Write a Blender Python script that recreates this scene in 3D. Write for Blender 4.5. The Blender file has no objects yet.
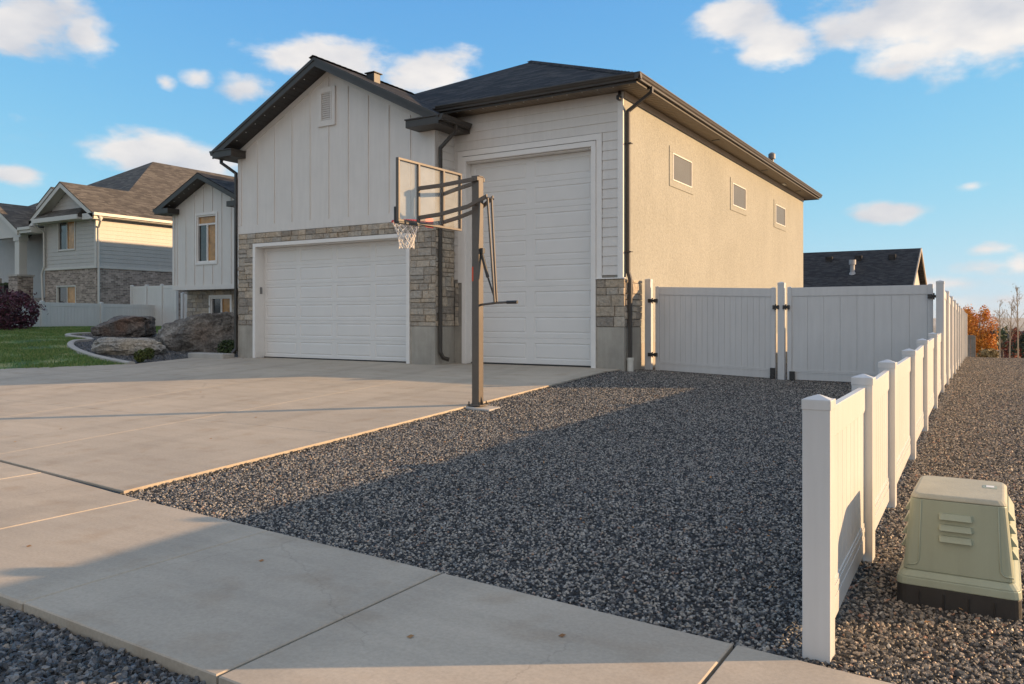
import bpy, math, random
import numpy as np
from mathutils import Vector, noise
R = math.radians
random.seed(7)
S = bpy.context.scene
COL = S.collection

# ------------------------------------------------------------------ materials
MATS = {}
def newmat(name):
    m = bpy.data.materials.new(name); m.use_nodes = True
    nt = m.node_tree; b = nt.nodes['Principled BSDF']
    return m, nt, nt.nodes, nt.links, b

def coords(nt, uv=False):
    n = nt.nodes.new('ShaderNodeTexCoord')
    return n.outputs['UV' if uv else 'Object']

def noise_tex(nt, vec, scale, detail=4, rough=.55):
    n = nt.nodes.new('ShaderNodeTexNoise'); n.inputs['Scale'].default_value = scale
    n.inputs['Detail'].default_value = detail; n.inputs['Roughness'].default_value = rough
    nt.links.new(vec, n.inputs['Vector']); return n

def ramp(nt, fac, stops):
    r = nt.nodes.new('ShaderNodeValToRGB'); e = r.color_ramp.elements
    while len(e) < len(stops): e.new(.5)
    for i, (p, c) in enumerate(stops):
        e[i].position = p; e[i].color = (c[0], c[1], c[2], 1) if not isinstance(c, (int, float)) else (c, c, c, 1)
    nt.links.new(fac, r.inputs[0]); return r.outputs[0]

def mixc(nt, a, b, fac, mode='MIX'):
    m = nt.nodes.new('ShaderNodeMix'); m.data_type = 'RGBA'; m.blend_type = mode
    for sock, v in ((m.inputs[0], fac), (m.inputs[6], a), (m.inputs[7], b)):
        if hasattr(v, 'links'): nt.links.new(v, sock)
        elif isinstance(v, (int, float)): sock.default_value = v
        else: sock.default_value = (v[0], v[1], v[2], 1)
    return m.outputs[2]

def bump(nt, h, strength, dist, bsdf, chain=None):
    b = nt.nodes.new('ShaderNodeBump'); b.inputs['Strength'].default_value = strength
    b.inputs['Distance'].default_value = dist; nt.links.new(h, b.inputs['Height'])
    if chain is not None: nt.links.new(chain, b.inputs['Normal'])
    if bsdf: nt.links.new(b.outputs[0], bsdf.inputs['Normal'])
    return b.outputs[0]

def mat(name, col, rough=.6, var=.12, scale=3., bs=0., bscale=60., metal=0., spec=.5, streak=0.):
    if name in MATS: return MATS[name]
    m, nt, N, L, b = newmat(name)
    v = coords(nt)
    n = noise_tex(nt, v, scale, 6, .6)
    lo = [c * (1 - var) for c in col]; hi = [min(1, c * (1 + var)) for c in col]
    c = ramp(nt, n.outputs[0], [(.3, lo), (.7, hi)])
    if streak:
        mp = N.new('ShaderNodeMapping'); mp.inputs['Scale'].default_value = (6, 6, .5); L.new(v, mp.inputs[0])
        n3 = noise_tex(nt, mp.outputs[0], 2.0, 5, .6)
        c = mixc(nt, c, ramp(nt, n3.outputs[0], [(.35, 1 - streak), (.65, 1.)]), 1., 'MULTIPLY')
    L.new(c, b.inputs['Base Color'])
    b.inputs['Roughness'].default_value = rough; b.inputs['Metallic'].default_value = metal
    b.inputs['Specular IOR Level'].default_value = spec
    if bs:
        n2 = noise_tex(nt, v, bscale, 3, .6); bump(nt, n2.outputs[0], bs, .01, b)
    MATS[name] = m; return m

WHITE = mat('white_paint', (.67, .645, .61), .5, .03, 2, .05, 90, streak=.05)
TRIM = mat('white_trim', (.75, .73, .70), .45, .03, 4)
DOORM = mat('garage_door_paint', (.69, .68, .66), .42, .03, 1.5, .06, 220)
VINYL = mat('white_vinyl', (.59, .59, .585), .35, .03, 1.2, .02, 40, streak=.07)
BRONZE = mat('dark_bronze_metal', (.044, .037, .031), .48, .15, 5)
SOFFITD = mat('dark_soffit', (.03, .028, .027), .6, .1, 5)
FRIEZE = mat('frieze_paint', (.46, .38, .29), .6, .06, 3)
BLACKM = mat('black_metal', (.025, .025, .026), .4, .2, 8)
PVC = mat('pale_pvc', (.62, .6, .54), .4, .06, 6)
NSIDE = mat('cream_siding_paint', (.42, .41, .39), .6, .04, 2, streak=.06)
NTRIM = mat('cream_trim_paint', (.50, .49, .46), .5, .03, 2)
RUBBER = mat('black_plastic_base', (.022, .021, .02), .55, .3, 9, .1, 90)
RED = mat('red_powder_coat', (.70, .03, .02), .4, .1, 20)
NETM = mat('white_net_cord', (.75, .73, .70), .8, .05, 50)
BARK = mat('bark', (.17, .13, .10), .9, .25, 14, .4, 60)
PALEBARK = mat('pale_young_bark', (.36, .30, .23), .85, .2, 20, .3, 80)
DOORRED = mat('stained_entry_door', (.16, .04, .025), .4, .15, 8)
POTB = mat('black_glazed_pot', (.02, .02, .022), .3, .1, 5)
ORANGEP = mat('orange_flowers', (.65, .12, .02), .7, .2, 30)
REDP = mat('red_flowers', (.30, .015, .02), .7, .2, 30)
SHUT = mat('wood_blind', (.34, .20, .10), .6, .2, 20)
STICK = mat('orange_red_sticker', (.60, .07, .02), .5, .05, 20)
LAMPW = mat('lamp_lens', (.8, .8, .75), .3, .02, 20)
CURBM = mat('kerb_concrete', (.38, .36, .33), .85, .12, 3, .3, 60)

def concrete(name, c0, c1, sc=.5):
    m, nt, N, L, b = newmat(name)
    v = coords(nt)
    big = noise_tex(nt, v, sc, 8, .62)
    c = ramp(nt, big.outputs[0], [(.3, c0), (.68, c1)])
    mp = N.new('ShaderNodeMapping'); mp.inputs['Rotation'].default_value = (0, 0, .25); mp.inputs['Scale'].default_value = (.35, 3.0, 1); L.new(v, mp.inputs[0])
    st = noise_tex(nt, mp.outputs[0], 1.6, 6, .6)
    c = mixc(nt, c, ramp(nt, st.outputs[0], [(.35, .88), (.6, 1.)]), .8, 'MULTIPLY')
    sp = noise_tex(nt, v, 45, 5, .7)
    c = mixc(nt, c, ramp(nt, sp.outputs[0], [(.3, .82), (.7, 1.12)]), .7, 'MULTIPLY')
    vo = N.new('ShaderNodeTexVoronoi'); vo.inputs['Scale'].default_value = 1.1; L.new(v, vo.inputs['Vector'])
    c = mixc(nt, c, ramp(nt, vo.outputs['Distance'], [(.012, .5), (.03, 1.)]), .7, 'MULTIPLY')
    wv = N.new('ShaderNodeVectorMath'); wv.operation = 'MULTIPLY_ADD'; wv.inputs[1].default_value = (.35, .35, 0); L.new(noise_tex(nt, v, 2.2, 6, .7).outputs['Color'], wv.inputs[0]); L.new(v, wv.inputs[2])
    ck = N.new('ShaderNodeTexVoronoi'); ck.feature = 'DISTANCE_TO_EDGE'; ck.inputs['Scale'].default_value = .42; L.new(wv.outputs[0], ck.inputs['Vector'])
    cg = ramp(nt, noise_tex(nt, v, .7, 2, .5).outputs[0], [(.5, 1.), (.56, 0.)])
    c = mixc(nt, c, mixc(nt, ramp(nt, ck.outputs['Distance'], [(.0008, .45), (.0026, 1.)]), (1., 1., 1.), cg), .3, 'MULTIPLY')
    tw = N.new('ShaderNodeTexWave'); tw.inputs['Scale'].default_value = .16; tw.inputs['Distortion'].default_value = 2.5; tw.inputs['Detail'].default_value = 3; L.new(v, tw.inputs['Vector'])
    c = mixc(nt, c, ramp(nt, tw.outputs['Color'], [(.86, 1.), (.97, .90)]), .8, 'MULTIPLY')
    # hairline cracks / rust freckles
    n4 = noise_tex(nt, v, 3.2, 3, .4)
    c = mixc(nt, c, ramp(nt, n4.outputs[0], [(.25, (.86, .80, .74)), (.45, (1, 1, 1))]), .7, 'MULTIPLY')
    L.new(c, b.inputs['Base Color'])
    b.inputs['Roughness'].default_value = .88
    fi = noise_tex(nt, v, 260, 2, .6)
    n1 = bump(nt, fi.outputs[0], .22, .004, None)
    bump(nt, st.outputs[0], .25, .012, b, n1)
    return m
CONC = concrete('broom_finished_concrete', (.385, .335, .272), (.49, .425, .34))
FOUND = mat('foundation_concrete', (.36, .335, .29), .9, .22, 1.3, .35, 70, streak=.12)

def stucco():
    m, nt, N, L, b = newmat('tan_stucco')
    v = coords(nt)
    n = noise_tex(nt, v, .5, 6, .6)
    c = ramp(nt, n.outputs[0], [(.3, (.288, .293, .268)), (.7, (.340, .345, .318))])
    mp = N.new('ShaderNodeMapping'); mp.inputs['Scale'].default_value = (5, 5, .35); L.new(v, mp.inputs[0])
    s = noise_tex(nt, mp.outputs[0], 1.5, 5, .6)
    c = mixc(nt, c, ramp(nt, s.outputs[0], [(.35, .965), (.6, 1.)]), 1., 'MULTIPLY')
    mp2 = N.new('ShaderNodeMapping'); mp2.inputs['Scale'].default_value = (1, 1, .8); L.new(v, mp2.inputs[0])
    f = noise_tex(nt, mp2.outputs[0], 22, 4, .7)
    c = mixc(nt, c, ramp(nt, f.outputs[0], [(.35, .84), (.62, 1.05)]), 1., 'MULTIPLY')
    L.new(c, b.inputs['Base Color']); b.inputs['Roughness'].default_value = .95
    bump(nt, f.outputs[0], .8, .02, b)
    return m
STUCCO = stucco()

def shingles(name, cols, w=.33, h=.14):
    m, nt, N, L, b = newmat(name)
    uv = coords(nt, True)
    br = N.new('ShaderNodeTexBrick'); L.new(uv, br.inputs['Vector'])
    br.inputs['Scale'].default_value = 1; br.inputs['Brick Width'].default_value = w; br.inputs['Row Height'].default_value = h
    br.inputs['Mortar Size'].default_value = .006; br.inputs['Mortar Smooth'].default_value = .2; br.offset = .37
    br.inputs['Color1'].default_value = (0, 0, 0, 1); br.inputs['Color2'].default_value = (1, 1, 1, 1); br.inputs['Mortar'].default_value = (.2, .2, .2, 1)
    c = ramp(nt, br.outputs['Color'], [(0, cols[0]), (.5, cols[1]), (1, cols[2])])
    n = noise_tex(nt, uv, 40, 4, .7)
    c = mixc(nt, c, ramp(nt, n.outputs[0], [(.3, .6), (.7, 1.25)]), 1., 'MULTIPLY')
    n2 = noise_tex(nt, uv, .4, 4, .6)
    c = mixc(nt, c, ramp(nt, n2.outputs[0], [(.3, .85), (.7, 1.1)]), 1., 'MULTIPLY')
    L.new(c, b.inputs['Base Color']); b.inputs['Roughness'].default_value = .92
    b.inputs['Specular IOR Level'].default_value = .25
    # each course tilts up towards its lower edge: sawtooth height
    sp = N.new('ShaderNodeSeparateXYZ'); L.new(uv, sp.inputs[0])
    d = N.new('ShaderNodeMath'); d.operation = 'DIVIDE'; d.inputs[1].default_value = h; L.new(sp.outputs[1], d.inputs[0])
    fr = N.new('ShaderNodeMath'); fr.operation = 'FRACT'; L.new(d.outputs[0], fr.inputs[0])
    iv = N.new('ShaderNodeMath'); iv.operation = 'SUBTRACT'; iv.inputs[0].default_value = 1; L.new(fr.outputs[0], iv.inputs[1])
    n1 = bump(nt, iv.outputs[0], .8, .015, None)
    n0 = bump(nt, br.outputs['Color'], .5, .01, None, n1)
    bump(nt, n.outputs[0], .4, .006, b, n0)
    return m
SHINGLE = shingles('charcoal_shingles', [(.009, .009, .010), (.024, .024, .025), (.062, .058, .055)])
SHINGLEB = shingles('brown_shingles', [(.066, .06, .053), (.10, .09, .078), (.15, .136, .118)])
SHINGLED = shingles('dark_shingles', [(.018, .018, .02), (.034, .034, .036), (.055, .054, .055)])

def stone_mat():
    m, nt, N, L, b = newmat('ledge_stone')
    a = N.new('ShaderNodeAttribute'); a.attribute_name = 'tone'
    v = coords(nt)
    n = noise_tex(nt, v, 14, 8, .65)
    base = ramp(nt, a.outputs['Fac'], [(0, (.27, .245, .215)), (.25, (.36, .325, .28)), (.5, (.42, .36, .285)), (.75, (.50, .44, .36)), (1, (.38, .36, .325))])
    c = mixc(nt, base, ramp(nt, n.outputs[0], [(.3, .68), (.7, 1.25)]), 1., 'MULTIPLY')
    n2 = noise_tex(nt, v, 2.5, 3, .6)
    c = mixc(nt, c, ramp(nt, n2.outputs[0], [(.4, (1, 1, 1)), (.75, (1.12, .98, .82))]), .7, 'MULTIPLY')
    L.new(c, b.inputs['Base Color']); b.inputs['Roughness'].default_value = .93
    bump(nt, n.outputs[0], 1., .05, b)
    return m
STONE = stone_mat()
MORTAR = mat('mortar', (.27, .25, .22), .95, .1, 10, .4, 80)

def brick_mat():
    m, nt, N, L, b = newmat('grey_brown_brick')
    uv = coords(nt, True)
    br = N.new('ShaderNodeTexBrick'); L.new(uv, br.inputs['Vector'])
    br.inputs['Scale'].default_value = 1; br.inputs['Brick Width'].default_value = .26; br.inputs['Row Height'].default_value = .085
    br.inputs['Mortar Size'].default_value = .008; br.inputs['Bias'].default_value = -.1
    br.inputs['Color1'].default_value = (.15, .118, .10, 1); br.inputs['Color2'].default_value = (.40, .33, .285, 1)
    br.inputs['Mortar'].default_value = (.36, .33, .30, 1)
    n = noise_tex(nt, uv, 5, 5, .7)
    c = mixc(nt, br.outputs['Color'], ramp(nt, n.outputs[0], [(.3, .65), (.7, 1.3)]), 1., 'MULTIPLY')
    L.new(c, b.inputs['Base Color']); b.inputs['Roughness'].default_value = .9
    bump(nt, br.outputs['Fac'], -.5, .01, b)
    return m
BRICK = brick_mat()

def glass(name, tint=(.03, .035, .04), rough=.03):
    m, nt, N, L, b = newmat(name)
    b.inputs['Base Color'].default_value = (*tint, 1); b.inputs['Roughness'].default_value = rough
    b.inputs['Specular IOR Level'].default_value = .9
    v = coords(nt); n = noise_tex(nt, v, 1.3, 3, .5); bump(nt, n.outputs[0], .05, .03, b)
    return m
GLASS = glass('window_glass')
GLASSS = mat('grey_insect_screen', (.045, .052, .06), .45, .12, 2, .15, 300)
def board_glass():
    m, nt, N, L, b = newmat('clear_acrylic')
    b.inputs['Base Color'].default_value = (.86, .90, .90, 1); b.inputs['Roughness'].default_value = .12
    b.inputs['Transmission Weight'].default_value = 0
    tr = N.new('ShaderNodeBsdfTransparent'); tr.inputs[0].default_value = (.93, .95, .95, 1)
    mx = N.new('ShaderNodeMixShader'); mx.inputs[0].default_value = .17
    L.new(tr.outputs[0], mx.inputs[1]); L.new(b.outputs[0], mx.inputs[2])
    L.new(mx.outputs[0], N['Material Output'].inputs[0])
    v = coords(nt); n = noise_tex(nt, v, 3, 4, .6)
    L.new(ramp(nt, n.outputs[0], [(.3, (.62, .62, .60)), (.7, (.82, .82, .80))]), b.inputs['Base Color'])
    return m
ACRYL = board_glass()

def gravel_base(name, c0, c1):
    m, nt, N, L, b = newmat(name)
    v = coords(nt)
    vo = N.new('ShaderNodeTexVoronoi'); vo.inputs['Scale'].default_value = 38; L.new(v, vo.inputs['Vector'])
    c = ramp(nt, vo.outputs['Color'], [(.15, c0), (.8, c1), (.97, [x * 1.9 for x in c1])])
    c = mixc(nt, c, ramp(nt, vo.outputs['Distance'], [(.2, 1.), (.8, .35)]), 1., 'MULTIPLY')
    L.new(c, b.inputs['Base Color']); b.inputs['Roughness'].default_value = .9
    bump(nt, vo.outputs['Distance'], -1., .03, b)
    return m
GRAVB = gravel_base('gravel_bed_dark', (.008, .008, .009), (.05, .049, .048))

def stone_chip(name, stops):
    m, nt, N, L, b = newmat(name)
    oi = N.new('ShaderNodeObjectInfo')
    r = ramp(nt, oi.outputs['Random'], stops)
    for n_ in N:
        if n_.bl_idname == 'ShaderNodeValToRGB': n_.color_ramp.interpolation = 'LINEAR'
    v = coords(nt); n = noise_tex(nt, v, 1.6, 4, .6)
    c = mixc(nt, r, ramp(nt, n.outputs[0], [(.3, .7), (.7, 1.3)]), 1., 'MULTIPLY')
    L.new(c, b.inputs['Base Color']); b.inputs['Roughness'].default_value = .5
    return m
CHIP = stone_chip('grey_gravel_chips', [(0, (.010, .011, .013)), (.36, (.024, .025, .028)), (.48, (.10, .098, .096)), (.72, (.21, .203, .19)), (.9, (.39, .36, .315)), (.965, (.34, .30, .25)), (.985, (.26, .13, .08)), (.99, (.46, .44, .41))])
CHIPT = stone_chip('brown_gravel_chips', [(0, (.018, .017, .017)), (.33, (.035, .032, .03)), (.46, (.12, .108, .095)), (.7, (.21, .18, .145)), (.93, (.37, .30, .23)), (.98, (.30, .14, .08)), (.99, (.42, .39, .34))])

def simple_noise_mat(name, stops, scale, rough=.9, bs=.5, bd=.03, detail=8):
    m, nt, N, L, b = newmat(name)
    v = coords(nt); n = noise_tex(nt, v, scale, detail, .65)
    L.new(ramp(nt, n.outputs[0], stops), b.inputs['Base Color']); b.inputs['Roughness'].default_value = rough
    if bs: bump(nt, n.outputs[0], bs, bd, b)
    return m
EARTH = simple_noise_mat('dry_earth', [(.35, (.05, .055, .035)), (.5, (.13, .11, .08)), (.68, (.24, .20, .14))], .03)
def lawn_mat():
    m, nt, N, L, b = newmat('lawn_turf')
    v = coords(nt)
    a = noise_tex(nt, v, .9, 5, .6); f = noise_tex(nt, v, 28, 4, .7)
    c = ramp(nt, a.outputs[0], [(.36, (.03, .075, .012)), (.5, (.09, .17, .03)), (.62, (.26, .26, .09))])
    c = mixc(nt, c, ramp(nt, f.outputs[0], [(.3, .6), (.7, 1.35)]), 1., 'MULTIPLY')
    L.new(c, b.inputs['Base Color']); b.inputs['Roughness'].default_value = .8
    return m
LAWN = lawn_mat()
def blade_mat(name, stops):
    m, nt, N, L, b = newmat(name)
    oi = N.new('ShaderNodeObjectInfo')
    c = ramp(nt, oi.outputs['Random'], stops)
    L.new(c, b.inputs['Base Color']); b.inputs['Roughness'].default_value = .6
    return m
BLADE = blade_mat('grass_blade', [(0, (.045, .11, .018)), (.6, (.11, .21, .04)), (.88, (.24, .30, .085)), (1, (.36, .32, .13))])
def leafmat(name, stops):
    m, nt, N, L, b = newmat(name)
    v = coords(nt); n = noise_tex(nt, v, 3.5, 5, .7)
    g = N.new('ShaderNodeNewGeometry')
    c = ramp(nt, n.outputs[0], stops)
    c = mixc(nt, c, ramp(nt, g.outputs['Random Per Island'], [(0, .6), (1, 1.35)]), 1., 'MULTIPLY')
    L.new(c, b.inputs['Base Color']); b.inputs['Roughness'].default_value = .65
    return m
L_ORANGE = leafmat('orange_leaves', [(.3, (.40, .12, .012)), (.5, (.60, .23, .02)), (.7, (.74, .38, .05))])
L_RED = leafmat('red_leaves', [(.3, (.16, .03, .02)), (.7, (.34, .09, .04))])
L_BURG = leafmat('burgundy_leaves', [(.3, (.05, .014, .028)), (.7, (.12, .03, .055))])
L_GREEN = leafmat('dark_green_leaves', [(.3, (.025, .045, .012)), (.7, (.06, .095, .025))])
L_BOX = leafmat('yellow_green_leaves', [(.3, (.035, .06, .012)), (.7, (.12, .14, .03))])
L_EVER = leafmat('evergreen_needles', [(.3, (.018, .035, .018)), (.7, (.045, .075, .035))])
L_TAN = leafmat('tan_grass_leaves', [(.3, (.30, .22, .10)), (.7, (.48, .38, .20))])
L_BUD = leafmat('pale_dry_leaves', [(.3, (.28, .21, .13)), (.7, (.42, .33, .22))])

def boulder_mat(name, a, b_, c_):
    m, nt, N, L, b = newmat(name)
    v = coords(nt)
    n = noise_tex(nt, v, 2.0, 10, .72); n2 = noise_tex(nt, v, .9, 3, .5)
    c = ramp(nt, n.outputs[0], [(.30, [x * .55 for x in a]), (.48, a), (.6, b_), (.75, [x * 1.25 for x in b_])])
    c = mixc(nt, c, c_, ramp(nt, n2.outputs[0], [(.52, 0.), (.66, .85)]))
    wv = N.new('ShaderNodeVectorMath'); wv.operation = 'MULTIPLY_ADD'; wv.inputs[1].default_value = (.6, .6, .6); L.new(n.outputs['Color'], wv.inputs[0]); L.new(v, wv.inputs[2])
    ck = N.new('ShaderNodeTexVoronoi'); ck.feature = 'DISTANCE_TO_EDGE'; ck.inputs['Scale'].default_value = 2.1; L.new(wv.outputs[0], ck.inputs['Vector'])
    c = mixc(nt, c, ramp(nt, ck.outputs['Distance'], [(.0, .25), (.04, 1.)]), .5, 'MULTIPLY')
    c = mixc(nt, c, ramp(nt, noise_tex(nt, v, 16, 6, .75).outputs[0], [(.35, .6), (.65, 1.35)]), .8, 'MULTIPLY')
    L.new(c, b.inputs['Base Color']); b.inputs['Roughness'].default_value = .92
    f = noise_tex(nt, v, 7, 8, .7)
    bump(nt, ck.outputs['Distance'], .9, .15, b, bump(nt, f.outputs[0], 1., .1, None))
    return m
BOULA = boulder_mat('rust_brown_rock', (.17, .155, .145), (.30, .275, .25), (.21, .125, .09))
BOULB = boulder_mat('pale_grey_rock', (.46, .44, .41), (.60, .57, .52), (.48, .40, .30))
BOULC = boulder_mat('grey_brown_rock', (.20, .185, .17), (.36, .34, .31), (.27, .215, .175))
UTIL = mat('pale_green_cover', (.285, .325, .25), .5, .05, 2, .05, 120, streak=.08)
UTILT = mat('sunlit_green_top', (.35, .345, .275), .7, .10, 5, .2, 60)  # lid paler than the cover: sunlight on the top put into its colour

# ------------------------------------------------------------------ mesh builder
class MB:
    def __init__(s): s.v = []; s.f = []; s.tone = []; s.m = []; s.mi = 0; s.t = 0.
    def face(s, pts, t=None):
        i = len(s.v); s.v += [tuple(p) for p in pts]; s.f.append(tuple(range(i, i + len(pts))))
        s.tone.append(s.t if t is None else t); s.m.append(s.mi)
    def box(s, x0, x1, y0, y1, z0, z1, t=None):
        if x0 > x1: x0, x1 = x1, x0
        if y0 > y1: y0, y1 = y1, y0
        if z0 > z1: z0, z1 = z1, z0
        s.hexa([(x0, y0, z0), (x1, y0, z0), (x1, y1, z0), (x0, y1, z0)], [(x0, y0, z1), (x1, y0, z1), (x1, y1, z1), (x0, y1, z1)], t)
    def hexa(s, b, tp, t=None):
        i = len(s.v); s.v += [tuple(p) for p in b] + [tuple(p) for p in tp]
        n = len(b)
        fs = [tuple(i + k for k in reversed(range(n))), tuple(i + n + k for k in range(n))]
        for k in range(n):
            k2 = (k + 1) % n; fs.append((i + k, i + k2, i + n + k2, i + n + k))
        for f in fs: s.f.append(f); s.tone.append(s.t if t is None else t); s.m.append(s.mi)
    def prism(s, poly, ax, a0, a1):
        # poly: 2D outline, extruded along axis ax ('x': (y,z), 'y': (x,z), 'z': (x,y))
        def P(p, a): return (a, p[0], p[1]) if ax == 'x' else ((p[0], a, p[1]) if ax == 'y' else (p[0], p[1], a))
        s.hexa([P(p, a0) for p in poly], [P(p, a1) for p in poly])
    def sweep(s, path, r, n=8, r1=None, cap=True, rot=0., rz=None):
        path = [Vector(p) for p in path]; rings = []
        up = None
        for k, p in enumerate(path):
            if k == 0: d = path[1] - p
            elif k == len(path) - 1: d = p - path[k - 1]
            else: d = (path[k + 1] - p).normalized() + (p - path[k - 1]).normalized()
            d.normalize()
            if up is None:
                up = Vector((0, 0, 1)) if abs(d.z) < .9 else Vector((0, 1, 0))
            a = d.cross(up)
            if a.length < 1e-4: a = d.cross(Vector((1, 0, 0)))
            a.normalize(); b = a.cross(d).normalized(); up = b
            rr = r if r1 is None else r + (r1 - r) * k / (len(path) - 1)
            i = len(s.v)
            for q in range(n):
                an = 2 * math.pi * q / n + rot
                s.v.append(tuple(p + a * math.cos(an) * rr + b * math.sin(an) * (rr if rz is None else rz)))
            rings.append(i)
        for k in range(len(rings) - 1):
            for q in range(n):
                q2 = (q + 1) % n
                s.f.append((rings[k] + q, rings[k] + q2, rings[k + 1] + q2, rings[k + 1] + q)); s.tone.append(s.t); s.m.append(s.mi)
        if cap:
            s.f.append(tuple(rings[0] + q for q in reversed(range(n)))); s.tone.append(s.t); s.m.append(s.mi)
            s.f.append(tuple(rings[-1] + q for q in range(n))); s.tone.append(s.t); s.m.append(s.mi)
    def build(s, name, mats, parent=None, bevel=0, smooth=False, off=None, normals=True):
        o_ = off if off is not None else (OFF.get(parent.name, (0, 0, 0)) if parent else (0, 0, 0))
        me = bpy.data.meshes.new(name)
        vs = [(a - o_[0], b - o_[1], c - o_[2]) for a, b, c in s.v]
        me.from_pydata(vs, [], s.f); me.update()
        if not isinstance(mats, (list, tuple)): mats = [mats]
        for m in mats: me.materials.append(m)
        if len(mats) > 1:
            me.polygons.foreach_set('material_index', s.m)
        if any(s.tone):
            at = me.attributes.new('tone', 'FLOAT', 'FACE'); at.data.foreach_set('value', s.tone)
        if normals:
            import bmesh
            bm = bmesh.new(); bm.from_mesh(me); bmesh.ops.recalc_face_normals(bm, faces=bm.faces); bm.to_mesh(me); bm.free()
        # metre UVs: u horizontal in the face, v up the slope
        uv = me.uv_layers.new(name='UVMap'); d = uv.data
        for p in me.polygons:
            n = p.normal
            if abs(n.z) > .999: u = Vector((1, 0, 0)); w = Vector((0, 1, 0))
            else:
                u = Vector((-n.y, n.x, 0)).normalized(); w = n.cross(u)
            for li in p.loop_indices:
                c = me.vertices[me.loops[li].vertex_index].co + Vector(o_)
                d[li].uv = (c.dot(u), c.dot(w))
        if smooth:
            me.polygons.foreach_set('use_smooth', [True] * len(me.polygons))
        ob = bpy.data.objects.new(name, me); COL.objects.link(ob)
        if parent: ob.parent = parent; OFF[ob.name] = o_
        else: ob.location = o_
        if bevel:
            b = ob.modifiers.new('bevel', 'BEVEL'); b.width = bevel; b.segments = 2; b.limit_method = 'ANGLE'; b.angle_limit = R(40)
        return ob
OFF = {}
def tag(o, label, cat, group=None):
    o['label'] = label; o['category'] = cat
    if group: o['group'] = group
    return o
def thing(name, label, cat, loc, group=None):
    o = bpy.data.objects.new(name, None); COL.objects.link(o); o.location = loc; o.empty_display_size = .2
    OFF[o.name] = tuple(loc); return tag(o, label, cat, group)
def struct(o): o['kind'] = 'structure'; return o
def stuff(o, label, cat): o['kind'] = 'stuff'; o['label'] = label; o['category'] = cat; return o

def holes(mb, ax, c0, c1, a0, a1, z0, z1, hs):
    """wall slab between c0..c1 on axis ax ('x' wall facing x, or 'y'), with rectangular holes (h0,h1,hz0,hz1)"""
    as_ = sorted({a0, a1, *[h[0] for h in hs], *[h[1] for h in hs]}); zs = sorted({z0, z1, *[h[2] for h in hs], *[h[3] for h in hs]})
    for i in range(len(as_) - 1):
        for j in range(len(zs) - 1):
            am = (as_[i] + as_[i + 1]) / 2; zm = (zs[j] + zs[j + 1]) / 2
            if any(h[0] < am < h[1] and h[2] < zm < h[3] for h in hs): continue
            if ax == 'x': mb.box(c0, c1, as_[i], as_[i + 1], zs[j], zs[j + 1])
            else: mb.box(as_[i], as_[i + 1], c0, c1, zs[j], zs[j + 1])

def stones(mb, ax, c, sgn, a0, a1, z0, z1, seed=0, depth=.045):
    """ledge stone veneer; blocks stand out from plane c in direction sgn"""
    rg = random.Random(seed)
    z = z0; row = 0
    while z < z1 - .02:
        h = rg.choice([.10, .13, .16, .19, .22, .24]);
        if z + h > z1 - .06: h = z1 - z
        a = a0; 
        while a < a1 - .02:
            l = rg.uniform(.18, .46) if h > .12 else rg.uniform(.2, .6)
            if a + l > a1 - .1: l = a1 - a
            parts = [(z, z + h)]
            if h > .18 and rg.random() < .3: zz = z + h * rg.uniform(.4, .6); parts = [(z, zz), (zz, z + h)]
            for (za, zb) in parts:
                g = .005; dp = depth * rg.uniform(.55, 1.15); t = rg.uniform(.02, 1)
                x0, x1 = a + g, a + l - g; b0, b1 = za + g, zb - g; e = .012
                j = lambda: rg.uniform(-.005, .005)
                fr = [(x0 + e + j(), b0 + e + j()), (x1 - e + j(), b0 + e + j()), (x1 - e + j(), b1 - e + j()), (x0 + e + j(), b1 - e + j())]
                bk = [(x0, b0), (x1, b0), (x1, b1), (x0, b1)]
                dd = [dp + rg.uniform(-.007, .007) for _ in range(4)]
                def P(q, d): return (q[0], c + sgn * d, q[1]) if ax == 'y' else (c + sgn * d, q[0], q[1])
                i = len(mb.v)
                mb.v += [P(q, 0.) for q in bk] + [P(q, dp * .7) for q in bk] + [P(q, dd[k]) for k, q in enumerate(fr)]
                fs = []
                for k in range(4):
                    k2 = (k + 1) % 4
                    fs += [(i + k, i + k2, i + 4 + k2, i + 4 + k), (i + 4 + k, i + 4 + k2, i + 8 + k2, i + 8 + k)]
                fs.append((i + 8, i + 9, i + 10, i + 11))
                for f in fs: mb.f.append(f); mb.tone.append(t); mb.m.append(mb.mi)
            a += l
        z += h; row += 1

def lap(mb, ax, c, sgn, a0, a1, z0, z1, hs=(), exp=.18, thick=.022, phase=0.):
    """lap siding boards; every board leans out at its lower edge"""
    z = z0 - phase
    while z < z1 - 1e-4:
        zb, zt = max(z, z0), min(z + exp, z1)
        if zt - zb > .01:
            segs = [(a0, a1)]
            for h in hs:
                if zb < h[3] - .001 and zt > h[2] + .001:
                    ns = []
                    for (p, q) in segs:
                        if h[0] > p: ns.append((p, min(q, h[0])))
                        if h[1] < q: ns.append((max(p, h[1]), q))
                    segs = [g for g in ns if g[1] - g[0] > .005]
            for (p, q) in segs:
                pr = [(0, zb), (thick, zb), (.006, zt), (0, zt)]
                if ax == 'y':
                    mb.hexa([(p, c + sgn * d, zz) for d, zz in pr], [(q, c + sgn * d, zz) for d, zz in pr])
                else:
                    mb.hexa([(c + sgn * d, p, zz) for d, zz in pr], [(c + sgn * d, q, zz) for d, zz in pr])
        z += exp

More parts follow.
